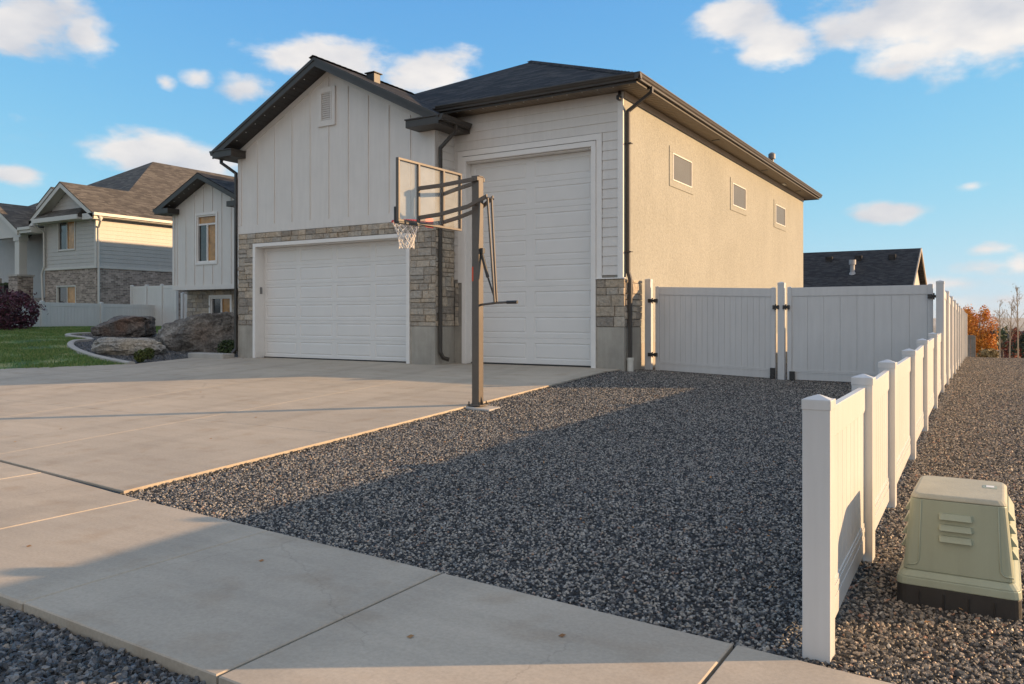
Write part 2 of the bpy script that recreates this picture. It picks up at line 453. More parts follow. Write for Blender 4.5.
# ------------------------------------------------------------------ terrain heights
def interp(v, tab):
    if v <= tab[0][0]: return tab[0][1]
    for (a, b), (c, d) in zip(tab, tab[1:]):
        if v <= c: return b + (d - b) * (v - a) / (c - a)
    return tab[-1][1]
GD = [(-100, -1.85), (-1.5, -1.72), (2.3, -1.605), (4.5, -1.60), (7, -1.485), (15.0, -1.085), (40, -1.085)]
GR = [(-100, -1.85), (-1.5, -1.72), (2.3, -1.605), (4.0, -1.60), (5.8, -1.56), (7.3, -1.53), (9.6, -1.47), (11.7, -1.435), (14.25, -1.39), (16.6, -1.33), (25, -1.45), (39, -1.62), (44, -2.0), (60, -3.4), (90, -5.4), (200, -10), (600, -20), (2500, -45), (9000, -60)]
def sm(a, b, v):
    t = min(1, max(0, (v - a) / (b - a))); return t * t * (3 - 2 * t)
def H(x, y):
    gd = interp(y, GD); gr = interp(y, GR)
    if x >= -1: h = gr
    elif x > -6.92: w = (x + 6.92) / 5.92; h = (gd - .022) * (1 - w) + gr * w
    elif x > -19.6: h = gd
    else: h = gd + min(.68, .05 * (-19.6 - x)) * sm(5, 10, y)
    w = sm(34, 44, y)
    return h * (1 - w) + gr * w

def grid_patch(name, m, xs, ys, dz=0., hf=H, inside=None, parent=None):
    me = bpy.data.meshes.new(name); V = []; F = []
    for y in ys:
        for x in xs: V.append((x, y, hf(x, y) + dz))
    nx = len(xs)
    for j in range(len(ys) - 1):
        for i in range(nx - 1):
            if inside and not inside((xs[i] + xs[i + 1]) / 2, (ys[j] + ys[j + 1]) / 2): continue
            a = j * nx + i; F.append((a, a + 1, a + nx + 1, a + nx))
    me.from_pydata(V, [], F); me.materials.append(m)
    me.polygons.foreach_set('use_smooth', [True] * len(F))
    import bmesh
    bm = bmesh.new(); bm.from_mesh(me)
    bmesh.ops.delete(bm, geom=[v for v in bm.verts if not v.link_faces], context='VERTS'); bm.to_mesh(me); bm.free()
    o = bpy.data.objects.new(name, me); COL.objects.link(o)
    return o
def lin(a, b, n): return [a + (b - a) * k / n for k in range(n + 1)]
near = lin(-60, 20, 100)
gx = [-9000, -4000, -1500, -600, -300, -150, -90] + near + [30, 45, 70, 120, 250, 600, 1500, 4000, 9000]
gy = [-3000, -1000, -300, -100, -50, -20] + lin(-10, 60, 90) + [66, 75, 90, 110, 140, 180, 240, 350, 500, 800, 1300, 2500, 4500, 7500]
def Hg(x, y):
    return H(x, y) - .16
struct(grid_patch('ground', EARTH, gx, gy, hf=Hg))

# far hills on the valley's other side
mb = MB()
def hill(x): return 6 + 26 * (noise.noise(Vector((x / 2600., 3.3, 0))) + .35 * noise.noise(Vector((x / 700., 9.1, 0))))
xs = lin(-9000, 9000, 120)
for a, b in zip(xs, xs[1:]):
    mb.face([(a, 6200, -62), (b, 6200, -62), (b, 7200, hill(b)), (a, 7200, hill(a))])
    mb.face([(a, 7200, hill(a)), (b, 7200, hill(b)), (b, 8300, -62), (a, 8300, -62)])
HILLM = simple_noise_mat('dry_hillside', [(.3, (.20, .18, .15)), (.7, (.30, .27, .22))], .002, bs=0)
struct(mb.build('hills', HILLM, smooth=True))

# ------------------------------------------------------------------ stone scatter (gravel)
def scatter(o, m_stone, density, size, rock=True, zs=.75, seed=1, attr=None, blade=False):
    g = bpy.data.node_groups.new(o.name + '_scatter', 'GeometryNodeTree')
    g.interface.new_socket('Geometry', in_out='INPUT', socket_type='NodeSocketGeometry')
    g.interface.new_socket('Geometry', in_out='OUTPUT', socket_type='NodeSocketGeometry')
    N = g.nodes; L = g.links
    gi = N.new('NodeGroupInput'); go = N.new('NodeGroupOutput')
    dp = N.new('GeometryNodeDistributePointsOnFaces'); dp.inputs['Density'].default_value = density; dp.inputs['Seed'].default_value = seed
    if attr:
        na = N.new('GeometryNodeInputNamedAttribute'); na.data_type = 'FLOAT'; na.inputs['Name'].default_value = attr
        L.new(na.outputs['Attribute'], dp.inputs['Density'])
    L.new(gi.outputs[0], dp.inputs['Mesh'])
    jv = N.new('GeometryNodeJoinGeometry')
    if blade:
        for k in range(3):
            co = N.new('GeometryNodeMeshCone'); co.inputs['Vertices'].default_value = 3
            co.inputs['Radius Bottom'].default_value = .10; co.inputs['Radius Top'].default_value = 0; co.inputs['Depth'].default_value = 1.0
            t = N.new('GeometryNodeTransform'); t.inputs['Translation'].default_value = (0.12 * (k - 1), .1 * (k % 2), .45)
            t.inputs['Rotation'].default_value = (.3 * (k - 1), .35 * (1 - k), k)
            L.new(co.outputs['Mesh'], t.inputs['Geometry'])
            L.new(t.outputs[0], jv.inputs[0])
        sm_ = N.new('GeometryNodeSetMaterial'); sm_.inputs['Material'].default_value = m_stone
        L.new(jv.outputs[0], sm_.inputs['Geometry']); src = sm_.outputs[0]; pick = False
    else:
        for k in range(6):
            ic = N.new('GeometryNodeMeshIcoSphere'); ic.inputs['Radius'].default_value = 1.; ic.inputs['Subdivisions'].default_value = 2
            nz = N.new('ShaderNodeTexNoise'); nz.noise_dimensions = '4D'; nz.inputs['W'].default_value = k * 7.3 + seed; nz.inputs['Scale'].default_value = .75; nz.inputs['Detail'].default_value = 2
            sb = N.new('ShaderNodeVectorMath'); sb.operation = 'SUBTRACT'; sb.inputs[1].default_value = (.5, .5, .5); L.new(nz.outputs['Color'], sb.inputs[0])
            sc = N.new('ShaderNodeVectorMath'); sc.operation = 'SCALE'; sc.inputs['Scale'].default_value = 2.6; L.new(sb.outputs[0], sc.inputs[0])
            sp = N.new('GeometryNodeSetPosition'); L.new(ic.outputs[0], sp.inputs['Geometry']); L.new(sc.outputs[0], sp.inputs['Offset'])
            sm_ = N.new('GeometryNodeSetMaterial'); sm_.inputs['Material'].default_value = m_stone; L.new(sp.outputs[0], sm_.inputs['Geometry'])
            gti = N.new('GeometryNodeGeometryToInstance'); L.new(sm_.outputs[0], gti.inputs[0]); L.new(gti.outputs[0], jv.inputs[0])
        src = jv.outputs[0]; pick = True
    ip = N.new('GeometryNodeInstanceOnPoints'); L.new(dp.outputs['Points'], ip.inputs['Points']); L.new(src, ip.inputs['Instance'])
    ip.inputs['Pick Instance'].default_value = pick
    rr = N.new('FunctionNodeRandomValue'); rr.data_type = 'FLOAT_VECTOR'
    tilt = .35 if blade else 1.1
    rr.inputs[0].default_value = (-tilt, -tilt, 0); rr.inputs[1].default_value = (tilt, tilt, 6.28)
    L.new(rr.outputs[0], ip.inputs['Rotation'])
    rs = N.new('FunctionNodeRandomValue'); rs.data_type = 'FLOAT_VECTOR'; rs.inputs['Seed'].default_value = 5
    a, b = size
    rs.inputs[0].default_value = (a, a, a * zs); rs.inputs[1].default_value = (b, b, b * zs)
    L.new(rs.outputs[0], ip.inputs['Scale'])
    jo = N.new('GeometryNodeJoinGeometry'); L.new(gi.outputs[0], jo.inputs[0]); L.new(ip.outputs[0], jo.inputs[0])
    L.new(jo.outputs[0], go.inputs[0])
    md = o.modifiers.new('scatter', 'NODES'); md.node_group = g
    return o
def dens(o, fn):
    at = o.data.attributes.new('dens', 'FLOAT', 'POINT')
    for i, v in enumerate(o.data.vertices): at.data[i].value = fn(v.co.x, v.co.y)

SW_IN = lambda x: 3.90 + (-x - .4) * .087       # inner edge of the sidewalk
SW_OUT = lambda x: 2.34 + (-x - 1) * .033
FX = lambda y: -.602 - .0188 * y                # right face line of the side fence

def warp_patch(name, m, xs, n, y0f, y1f, dz=0.):
    """rows run from y0f(x) to y1f(x)"""
    me = bpy.data.meshes.new(name); V = []; F = []
    for j in range(n + 1):
        for x in xs:
            y = y0f(x) + (y1f(x) - y0f(x)) * j / n; V.append((x, y, H(x, y) + dz))
    nx = len(xs)
    for j in range(n):
        for i in range(nx - 1):
            a = j * nx + i; F.append((a, a + 1, a + nx + 1, a + nx))
    me.from_pydata(V, [], F); me.materials.append(m); me.polygons.foreach_set('use_smooth', [True] * len(F))
    o = bpy.data.objects.new(name, me); COL.objects.link(o); return o

yard = warp_patch('gravel_yard', GRAVB, [-6.93, -6.9] + lin(-6.75, -.8, 24), 50, lambda x: SW_IN(x) + .0, lambda x: 22.5, -.022)
dens(yard, lambda x, y: 3300 if y < 9 else (2200 if y < 13 else (1600 if y < 17.2 else 150)))
stuff(scatter(yard, CHIP, 2000, (.006, .0142), attr='dens', seed=3), 'dark grey crushed gravel filling the side yard between driveway and white fence', 'gravel')
strip = grid_patch('gravel_strip', GRAVB, lin(-.78, 2.8, 14), lin(0, 1, 70), hf=lambda x, y: 0)
for v_ in strip.data.vertices:
    x_, t_ = v_.co.x, v_.co.y; y_ = SW_IN(x_) + (41 - SW_IN(x_)) * t_; k_ = (2.8 - x_) / 3.58
    x_ -= k_ * .0188 * y_; v_.co = (x_, y_, H(x_, y_) - .02)
dens(strip, lambda x, y: 3000 if y < 9 else (1700 if y < 16 else (700 if y < 26 else 350)))
stuff(scatter(strip, CHIPT, 2000, (.006, .0162), attr='dens', seed=9), 'brown grey crushed gravel strip outside the white fence around the green utility box', 'gravel')
CHIPF = stone_chip('slate_gravel_chips', [(0, (.016, .018, .021)), (.35, (.035, .038, .043)), (.7, (.10, .105, .115)), (.95, (.19, .185, .18)), (1, (.24, .20, .16))])
front = warp_patch('gravel_verge', GRAVB, lin(-12, 3, 30), 8, lambda x: -.4, lambda x: SW_OUT(x), -.062)
dens(front, lambda x, y: 1900 if (-6.5 < x < -1.2 and y > 1.2) else 500)
stuff(scatter(front, CHIPF, 700, (.011, .027), attr='dens', seed=21), 'coarse slate grey crushed rock between the sidewalk and the street', 'gravel')

# planter bed and lawn
CURB = [(-19.35, 12.75), (-20.4, 12.9), (-21.9, 13.2), (-23.6, 13.75), (-25.0, 14.4), (-25.9, 15.1), (-26.2, 15.75), (-26.9, 16.1), (-28.0, 16.15), (-28.9, 16.6), (-29.3, 17.6), (-29.2, 19.2)]
def in_bed(x, y):
    poly = CURB + [(-29.0, 21.5), (-17.5, 21.5), (-17.5, 14.7), (-19.35, 14.6)]
    c = False; j = len(poly) - 1
    for i in range(len(poly)):
        xi, yi = poly[i]; xj, yj = poly[j]
        if (yi > y) != (yj > y) and x < (xj - xi) * (y - yi) / (yj - yi) + xi: c = not c
        j = i
    return c
bed = grid_patch('planter_bed', GRAVB, lin(-29.6, -17.5, 80), lin(12.4, 21.5, 60), -.03, inside=in_bed)
stuff(scatter(bed, CHIPF, 500, (.018, .034), seed=31), 'dark rock mulch around the boulders in the curbed planter bed', 'gravel')
DL = lambda y: interp(y, [(0, -24), (9.0, -21.9), (10.4, -20.9), (11.6, -20.0), (12.75, -19.4), (15, -19.35)])
def in_lawn(x, y):
    return x < DL(y) and not in_bed(x, y) and not (y < 4.9)
lawn = grid_patch('lawn', LAWN, lin(-46, -19, 135), lin(4.7, 24, 96), -.03, inside=in_lawn)
dens(lawn, lambda x, y: (620 * sm(-.35, .25, noise.noise(Vector((x * .9, y * .9, 2)))) + 60) if x > -36 else 40)
stuff(scatter(lawn, BLADE, 300, (.035, .06), zs=1.15, attr='dens', blade=True, seed=4), 'mown green lawn with pale dry patches beside the driveway', 'grass')

def curb_obj(pts, w, h, name):
    mb = MB(); n = len(pts); L_ = []
    for i, p in enumerate(pts):
        a = Vector(pts[max(0, i - 1)]); b = Vector(pts[min(n - 1, i + 1)]); d = (b - a).normalized(); q = Vector((-d.y, d.x))
        z = H(*p)
        c = Vector(p)
        L_.append([(c.x + q.x * w / 2, c.y + q.y * w / 2, z - .12), (c.x + q.x * w * .45, c.y + q.y * w * .45, z + h * .7), (c.x + q.x * w * .25, c.y + q.y * w * .25, z + h), (c.x - q.x * w * .25, c.y - q.y * w * .25, z + h), (c.x - q.x * w * .45, c.y - q.y * w * .45, z + h * .7), (c.x - q.x * w / 2, c.y - q.y * w / 2, z - .12)])
    for A, B in zip(L_, L_[1:]):
        for k in range(5): mb.face([A[k], A[k + 1], B[k + 1], B[k]])
    mb.face(L_[0]); mb.face(L_[-1])
    return mb.build(name, CURBM, smooth=False)
def dense_curve(pts, k=5):
    out = []
    for i in range(len(pts) - 1):
        p0 = Vector(pts[max(0, i - 1)]); p1 = Vector(pts[i]); p2 = Vector(pts[i + 1]); p3 = Vector(pts[min(len(pts) - 1, i + 2)])
        for j in range(k):
            t = j / k
            v = .5 * ((2 * p1) + (p2 - p0) * t + (2 * p0 - 5 * p1 + 4 * p2 - p3) * t * t + (3 * p1 - p0 - 3 * p2 + p3) * t ** 3)
            out.append((v.x, v.y))
    out.append(tuple(pts[-1])); return out
struct(curb_obj(dense_curve(CURB), .2, .07, 'landscape_kerb'))
mb = MB(); mb.box(-19.5, -18.03, 14.55, 14.95, -1.3, -.97)
struct(mb.build('kerb', CURBM, bevel=.02))

# ------------------------------------------------------------------ slabs
def slab(mb, quad, th=.14, ch=.009, gap=.004, lift=0.):
    """one concrete slab with chamfered top edges; quad = 4 plan points (ccw)"""
    c = Vector((sum(p[0] for p in quad) / 4, sum(p[1] for p in quad) / 4))
    def ins(d):
        out = []
        n = len(quad)
        for i in range(n):
            p = Vector(quad[i]); a = (Vector(quad[(i + 1) % n]) - p).normalized(); b = (Vector(quad[i - 1]) - p).normalized()
            s_ = abs(a.x * b.y - a.y * b.x); out.append(p + (a + b) * d / max(.3, s_))
        return out
    o = ins(gap); i_ = ins(gap + ch)
    nn = 6
    top = []
    bo = [(p.x, p.y, H(p.x, p.y) - th + lift) for p in o]; mid = [(p.x, p.y, H(p.x, p.y) - ch * .8 + lift) for p in o]; tp = [(p.x, p.y, H(p.x, p.y) + lift) for p in i_]
    for k in range(4):
        k2 = (k + 1) % 4
        mb.face([bo[k], bo[k2], mid[k2], mid[k]]); mb.face([mid[k], mid[k2], tp[k2], tp[k]])
    mb.face(tp)
# sidewalk
mb = MB()
jx = [9.5, 7.6, 5.8, 3.9, 2.0, .65, -1.13, -3.03, -4.77, -6.6, -8.5, -10.4, -12.3, -14.2, -16.1, -18.0, -20, -22, -24, -26, -28]
for a, b in zip(jx, jx[1:]):
    g = .009 if abs(a + 1.13) < .01 or abs(a + 3.03) < .01 or abs(b + 3.03) < .01 or abs(b + 1.13) < .01 else .003
    slab(mb, [(b, SW_OUT(b)), (a, SW_OUT(a)), (a, SW_IN(a)), (b, SW_IN(b))], gap=g, ch=.012 if g < .005 else .007)
struct(mb.build('sidewalk', CONC))
# driveway
mb = MB()
cols = [-6.94, -9.95, -13.0, -16.1, -19.3]
rows = [None, 7.55, 11.3, 15.03]
for i in range(4):
    for j in range(3):
        a, b = cols[i], cols[i + 1]
        y0a = SW_IN(a) + .026 if j == 0 else rows[j]; y0b = SW_IN(b) + .026 if j == 0 else rows[j]
        b0 = b; b1 = b
        slab(mb, [(b, y0b), (a, y0a), (a, rows[j + 1]), (b, rows[j + 1])], gap=.0025, ch=.0035, lift=.004)
# flared left part
slab(mb, [(-24, SW_IN(-24)), (-19.3, SW_IN(-19.3) + .018), (-19.3, 9.0), (-21.9, 9.0)], gap=.0025, ch=.0035, lift=.004)
slab(mb, [(-21.9, 9.0), (-19.3, 9.0), (-19.3, 12.7), (-19.5, 12.7)], gap=.0025, ch=.0035, lift=.004)
slab(mb, [(-17.2, 15.03), (-12.2, 15.03), (-12.2, 15.5), (-17.2, 15.5)], gap=.0, ch=.004, lift=.006)
slab(mb, [(-11.35, 15.035), (-6.94, 15.035), (-6.94, 15.8), (-11.35, 15.8)], gap=.001, ch=.006, lift=.004)
slab(mb, [(-10.9, 15.8), (-7.6, 15.8), (-7.6, 16.05), (-10.9, 16.05)], gap=.0, ch=.003, lift=.002)
struct(mb.build('driveway', CONC))
mb = MB()
for a, b in zip(lin(-24, -6.95, 12), lin(-24, -6.95, 12)[1:]):   # fibre board in the expansion joint
    mb.hexa([(a, SW_IN(a) - .002, -1.75), (b, SW_IN(b) - .002, -1.75), (b, SW_IN(b) + .025, -1.75), (a, SW_IN(a) + .025, -1.75)],
            [(a, SW_IN(a) - .002, H(a, SW_IN(a)) - .012), (b, SW_IN(b) - .002, H(b, SW_IN(b)) - .012), (b, SW_IN(b) + .025, H(b, SW_IN(b)) - .014), (a, SW_IN(a) + .025, H(a, SW_IN(a)) - .014)])
struct(mb.build('expansion_joint', BLACKM))
# street behind the photographer
ASPH = simple_noise_mat('asphalt', [(.3, (.04, .04, .042)), (.7, (.065, .063, .06))], 30, bs=.4, bd=.01)
mb = MB()
mb.face([(-60, -10, -1.80), (40, -10, -1.80), (40, -.9, -1.78), (-60, -.9, -1.78)])
struct(mb.build('road', ASPH))
mb = MB(); mb.box(-60, 40, -.88, -.42, -1.95, -1.70)
struct(mb.build('road_kerb', CURBM, bevel=.03))

# ------------------------------------------------------------------ main house
XL, XC, XS, Y1, Y2, Y3 = -17.98, -11.27, -6.876, 15.05, 15.81, 33.70
ZF = -1.08; ZBB = 2.30; ZS = .83; ZC = -.19
house = thing('house', 'white board and batten house with grey stone, two garage doors and tan stucco side', 'house', (-12, 24, ZF))
P = house
# gable wall field (board and batten)
RX, RZ, RS = -14.63, 6.48, .5            # ridge x, ridge z, slope of the front gable
def rz(x, d=0.): return RZ - d - RS * abs(x - RX)
mb = MB()
mb.prism([(XL, ZBB), (XC, ZBB), (XC, rz(XC, .2)), (RX, RZ - .2), (XL, rz(XL, .2))], 'y', Y1, Y1 + .15)
for k in range(-5, 6):
    x = RX + .657 * k
    if XL + .12 < x < XC - .12: mb.box(x - .02, x + .02, Y1 - .02, Y1 + .01, ZBB + .2, rz(x, .3))
mb.box(XL - .012, XC + .012, Y1 - .028, Y1 + .01, ZBB + .0, ZBB + .215)      # skirt board
mb.box(XL - .012, XL + .11, Y1 - .026, Y1 + .01, ZBB + .22, rz(XL, .3)); mb.box(XC - .11, XC + .012, Y1 - .026, Y1 + .01, ZBB + .22, rz(XC, .3))
for s_ in (-1, 1):                                                          # frieze boards under the rake
    xe = XL - .012 if s_ < 0 else XC + .012
    pts = [(RX, RZ - .22), (xe, rz(xe, .22)), (xe, rz(xe, .36)), (RX, RZ - .36)]
    mb.prism(pts, 'y', Y1 - .033, Y1 + .01)
mb.box(XC - .15, XC, Y1 + .15, Y2 + .05, ZBB, 4.55)                         # short side return above stone
mb.box(XL, XL + .15, Y1 + .15, Y2 + .1, -1.2, 4.55)
mb.build('gable_wall', WHITE, P)
mb = MB(); lap(mb, 'x', XC, 1, Y1 + .13, Y2 - .002, ZBB, 4.5)
mb.build('return_siding', WHITE, P)
# lower gable wall core + opening
GO = (-17.30, -12.065, ZF - .2, 1.92)
mb = MB()
holes(mb, 'y', Y1 + .005, Y1 + .35, XL + .003, XC - .003, -1.25, ZBB - .002, [GO])
mb.box(XC - .2, XC - .003, Y1 + .36, Y2 + .1, -1.25, ZBB - .002)
mb.build('lower_wall', MORTAR, P)
mb = MB()
D_ = .0
stones(mb, 'y', Y1 + .005, -1, XL - .0, -17.37, ZC, 2.02, 1); mb.build('stone_pier', STONE, P); mb = MB()
stones(mb, 'y', Y1 + .005, -1, -11.98, XC + .035, ZC, 2.02, 2)
STP = mb; mb = MB(); stones(mb, 'y', Y1 + .005, -1, XL, XC + .035, 2.02, ZBB - .005, 3)
mb.build('stone_header', STONE, P); mb = STP
stones(mb, 'x', XC - .003, 1, Y1 + .01, Y2 - .03, ZC, ZBB - .005, 4)
stones(mb, 'y', Y2 + .0, -1, XC + .05, -11.13, ZC, ZS, 5)
mb.build('stone_pier', STONE, P); mb = MB()
stones(mb, 'y', Y2 + .0, -1, -7.50, XS + .035, ZC, ZS, 6)
stones(mb, 'x', XS + .0, 1, Y2 + .005, 16.74, ZC, ZS, 7)
mb.build('stone_pier', STONE, P)
mb = MB()
mb.box(XL - .02, -17.375, Y1 - .02, Y1 + .3, -1.4, ZC - .004); mb.build('foundation', FOUND, P, bevel=.008); mb = MB(); mb.box(-11.98, XC + .02, Y1 - .02, Y1 + .3, -1.4, ZC - .004)
mb.box(XC - .3, XC + .0195, Y1 + .302, Y2 - .0, -1.4, ZC - .004)
mb.box(XC + .021, -11.03, Y2 - .018, Y2 + .1, -1.4, ZC - .004)
mb.build('foundation', FOUND, P, bevel=.008); mb = MB()
mb.box(-7.50, XS + .02, Y2 - .02, Y2 + .1, -1.4, ZC - .004); mb.box(XS - .2, XS + .0195, Y2 + .102, Y3, -1.6, -.55)
mb.box(XS - .2, XS + .0205, Y2 + .102, 16.74, -.549, ZC - .004)
mb.build('foundation', FOUND, P, bevel=.008)
# garage door trim, jamb and door
def casing(mb, x0, x1, z1, w, yf, yb, zb=ZF):
    mb.box(x0, x0 + w, yf, yb, zb, z1 - w); mb.box(x1 - w, x1, yf, yb, zb, z1 - w); mb.box(x0, x1, yf, yb, z1 - w, z1)
mb = MB()
casing(mb, -17.37, -11.985, 2.012, .095, Y1 - .055, Y1 + .02)
mb.box(-17.30, -17.283, Y1 + .022, Y1 + .36, ZF, 1.918); mb.box(-12.082, -12.065, Y1 + .022, Y1 + .36, ZF, 1.918); mb.box(-17.282, -12.083, Y1 + .022, Y1 + .36, 1.9, 1.918)
mb.build('garage_door_trim', TRIM, P, bevel=.004)
def door(mb, x0, x1, z0, z1, rows, cols, y, marg=.07):
    rh = (z1 - z0) / rows; cw = (x1 - x0) / cols
    for r in range(rows):
        za, zb = z0 + r * rh, z0 + (r + 1) * rh
        for c in range(cols):
            xa, xb = x0 + c * cw, x0 + (c + 1) * cw
            def ring(e, d, ez=None):
                ez = e if ez is None else ez
                return [(xa + (e if c or e else 0), y + d, za + ez), (xb - e, y + d, za + ez), (xb - e, y + d, zb - ez), (xa + e, y + d, zb - ez)]
            m1 = marg; gz = .005
            rs = [[(xa, y + .008, za), (xb, y + .008, za), (xb, y + .008, zb), (xa, y + .008, zb)],
                  [(xa, y, za + gz), (xb, y, za + gz), (xb, y, zb - gz), (xa, y, zb - gz)],
                  ring(m1, 0), ring(m1 + .014, .011), ring(m1 + .026, .011), ring(m1 + .05, .002)]
            for A, B in zip(rs, rs[1:]):
                for k in range(4):
                    k2 = (k + 1) % 4; mb.face([A[k], A[k2], B[k2], B[k]])
            mb.face(rs[-1])
mb = MB(); door(mb, -17.281, -12.084, ZF + .03, 1.899, 6, 4, Y1 + .27, .075)
gd_ = mb.build('garage_door', DOORM, P, normals=True)
mb = MB(); mb.box(-17.281, -12.084, Y1 + .265, Y1 + .33, ZF - .0, ZF + .028); mb.build('weather_seal', BLACKM, gd_)
mb = MB(); mb.box(-17.284, -17.262, Y1 + .12, Y1 + .19, .66, .84); mb.box(-17.262, -17.257, Y1 + .13, Y1 + .18, .68, .78)
mb.build('keypad', mat('grey_keypad', (.18, .18, .18), .5), P, bevel=.005)
# gable vent
mb = MB()
holes(mb, 'y', Y1 - .05, Y1 - .0, -14.96, -14.37, 4.87, 5.85, [(-14.85, -14.48, 5.02, 5.72)])
vn = mb.build('gable_vent', WHITE, P, bevel=.005)
mb = MB()
mb.box(-14.85, -14.48, Y1 - .01, Y1 - .002, 5.02, 5.72)
z = 5.03
while z < 5.7: mb.hexa([(-14.82, Y1 - .045, z), (-14.51, Y1 - .045, z), (-14.51, Y1 - .035, z), (-14.82, Y1 - .035, z)], [(-14.82, Y1 - .02, z + .045), (-14.51, Y1 - .02, z + .045), (-14.51, Y1 - .012, z + .045), (-14.82, Y1 - .012, z + .045)]); z += .055
mb.box(-14.85, -14.82, Y1 - .06, Y1 - .011, 5.02, 5.72); mb.box(-14.51, -14.48, Y1 - .06, Y1 - .011, 5.02, 5.72)
mb.build('louvre', WHITE, vn)
# tall bay front wall with lap siding
RO = (-10.93, -7.61, ZF - .2, 3.72)
mb = MB()
holes(mb, 'y', Y2 + .002, Y2 + .25, -11.25, XS - .201, -1.25, 4.83, [RO])
mb.build('bay_wall', MORTAR, P)
mb = MB()
lap(mb, 'y', Y2, -1, -11.26, -7.005, 3.98, 4.79, exp=.205); lap(mb, 'y', Y2, -1, -11.26, -11.14, .92, 3.98, exp=.205); lap(mb, 'y', Y2, -1, -7.36, -7.005, .92, 3.98, exp=.205)
mb.build('lap_siding', WHITE, P)
mb = MB()
mb.box(-7.0, XS + .004, Y2 - .036, Y2 + .0, .86, 4.79)   # corner board
mb.box(-7.50, XS + .05, Y2 - .06, Y2 - .0, ZS + .005, ZS + .03)
casing(mb, -11.14, -7.37, 3.97, .13, Y2 - .032, Y2 - .0, .84)
mb.build('corner_board', TRIM, P, bevel=.003)
mb = MB()
casing(mb, -11.01, -7.505, 3.82, .11, Y2 - .055, Y2 + .02)
mb.box(-10.94, -10.915, Y2 + .022, Y2 + .3, ZF, 3.71); mb.box(-7.625, -7.60, Y2 + .022, Y2 + .3, ZF, 3.71); mb.box(-10.914, -7.626, Y2 + .022, Y2 + .3, 3.68, 3.71)
mb.build('bay_door_trim', TRIM, P, bevel=.004)
mb = MB(); door(mb, -10.914, -7.626, ZF + .03, 3.679, 8, 2, Y2 + .20, .11)
bd = mb.build('tall_garage_door', DOORM, P)
mb = MB(); mb.box(-10.914, -7.626, Y2 + .195, Y2 + .25, ZF, ZF + .028); mb.build('weather_seal', BLACKM, bd)
# stucco side wall with three openings
WIN = [(18.74, 20.12), (23.80, 25.20), (29.06, 30.50)]; WZ = (3.345, 4.01)
mb = MB()
hs = [(a, b, *WZ) for a, b in WIN]
holes(mb, 'x', XS - .2, XS, Y2 + .003, Y3, -.55, 4.66, hs)
mb.box(XL + .2, XS - .0, Y3 - .2, Y3, -1.2, 4.8) if False else None
mb.build('stucco_wall', STUCCO, P)
mb = MB(); mb.box(XL + .01, XS - .21, Y3 - .2, Y3, -1.4, 4.8); mb.box(XL + .01, XL + .2, Y2 + .3, Y3 - .21, -1.4, 4.8)
mb.build('rear_wall', STUCCO, P)
for (a, b) in WIN:
    mb = MB(); h = (a, b, *WZ)
    holes(mb, 'x', XS + .001, XS + .018, a - .22, b + .12, WZ[0] - .16, WZ[1] + .14, [h])
    mb.build('stucco_band', STUCCO, P, bevel=.005)
mb = MB(); mb.box(XS + .0, XS + .024, Y2 + .0, Y3, 4.665, 4.80); mb.build('frieze_board', FRIEZE, P)
for (a, b) in WIN:
    mb = MB()
    z0, z1 = WZ; w = .026; x0, x1 = XS - .06, XS + .030
    mb.box(x0, x1, a, a + w, z0, z1); mb.box(x0, x1, b - w, b, z0, z1); mb.box(x0, x1, a + w, b - w, z0, z0 + w); mb.box(x0, x1, a + w, b - w, z1 - w, z1)
    fr = mb.build('window', TRIM, P, bevel=.004)
    mb = MB(); mb.box(XS - .02, XS + .012, a + w, b - w, z0 + w, z1 - w); mb.build('pane', GLASSS, fr)
# house utilities low on the rear of side wall
mb = MB(); mb.box(XS + .02, XS + .13, 31.6, 33.0, .05, .42); mb.build('meter_box', BLACKM, P, bevel=.02)

# roofs
def roof_slab(mb, quad, th):
    n = (Vector(quad[1]) - Vector(quad[0])).cross(Vector(quad[2]) - Vector(quad[1])).normalized()
    if n.z < 0: n = -n
    lo = [tuple(Vector(p) - Vector((0, 0, th))) for p in quad]
    mb.hexa(lo, quad)
EX0, EX1, EY0, EY1, EZ, ES, EW = -17.93, -6.36, 15.28, 34.22, 4.945, .48, 5.785
rzt = EZ + ES * EW
mb = MB()
A = (EX0, EY0, EZ); B = (EX1, EY0, EZ); C_ = (EX1, EY1, EZ); Dd = (EX0, EY1, EZ); E1 = (EX0 + EW, EY0 + EW, rzt); E2 = (EX0 + EW, EY1 - EW, rzt)
for q in ([A, B, E1], [B, C_, E2, E1], [C_, Dd, E2], [Dd, A, E1, E2]): roof_slab(mb, q, .03)
rf = mb.build('roof', SHINGLE, P)
mb = MB()   # ridge and hip caps
def caps(mb, p, q, w=.14):
    p = Vector(p); q = Vector(q); d = (q - p); n = int(d.length / .2); side = d.cross(Vector((0, 0, 1))).normalized() * w
    for k in range(n):
        a = p + d * (k / n); b = p + d * ((k + 1.25) / n); u = Vector((0, 0, .012)); v = Vector((0, 0, .045 if True else 0))
        dn = Vector((0, 0, -.055))
        mb.face([a + u, b + v, b + v + side + dn, a + u + side + dn]); mb.face([a + u, b + v, b + v - side + dn, a + u - side + dn])
for a, b in ((B, E1), (C_, E2), (E1, E2)): caps(mb, a, b)
mb.build('ridge_cap', SHINGLE, rf, normals=False)
mb = MB()
g0, g1 = 14.55, 19.2
LX, RXX = -18.46, -10.80
roof_slab(mb, [(LX, g0, rz(LX)), (RX, g0, RZ), (RX, g1, RZ), (LX, g1, rz(LX))], .03)
roof_slab(mb, [(RX, g0, RZ), (RXX, g0, rz(RXX)), (RXX, 15.85, rz(RXX)), (RX, 18.5, RZ)], .03)
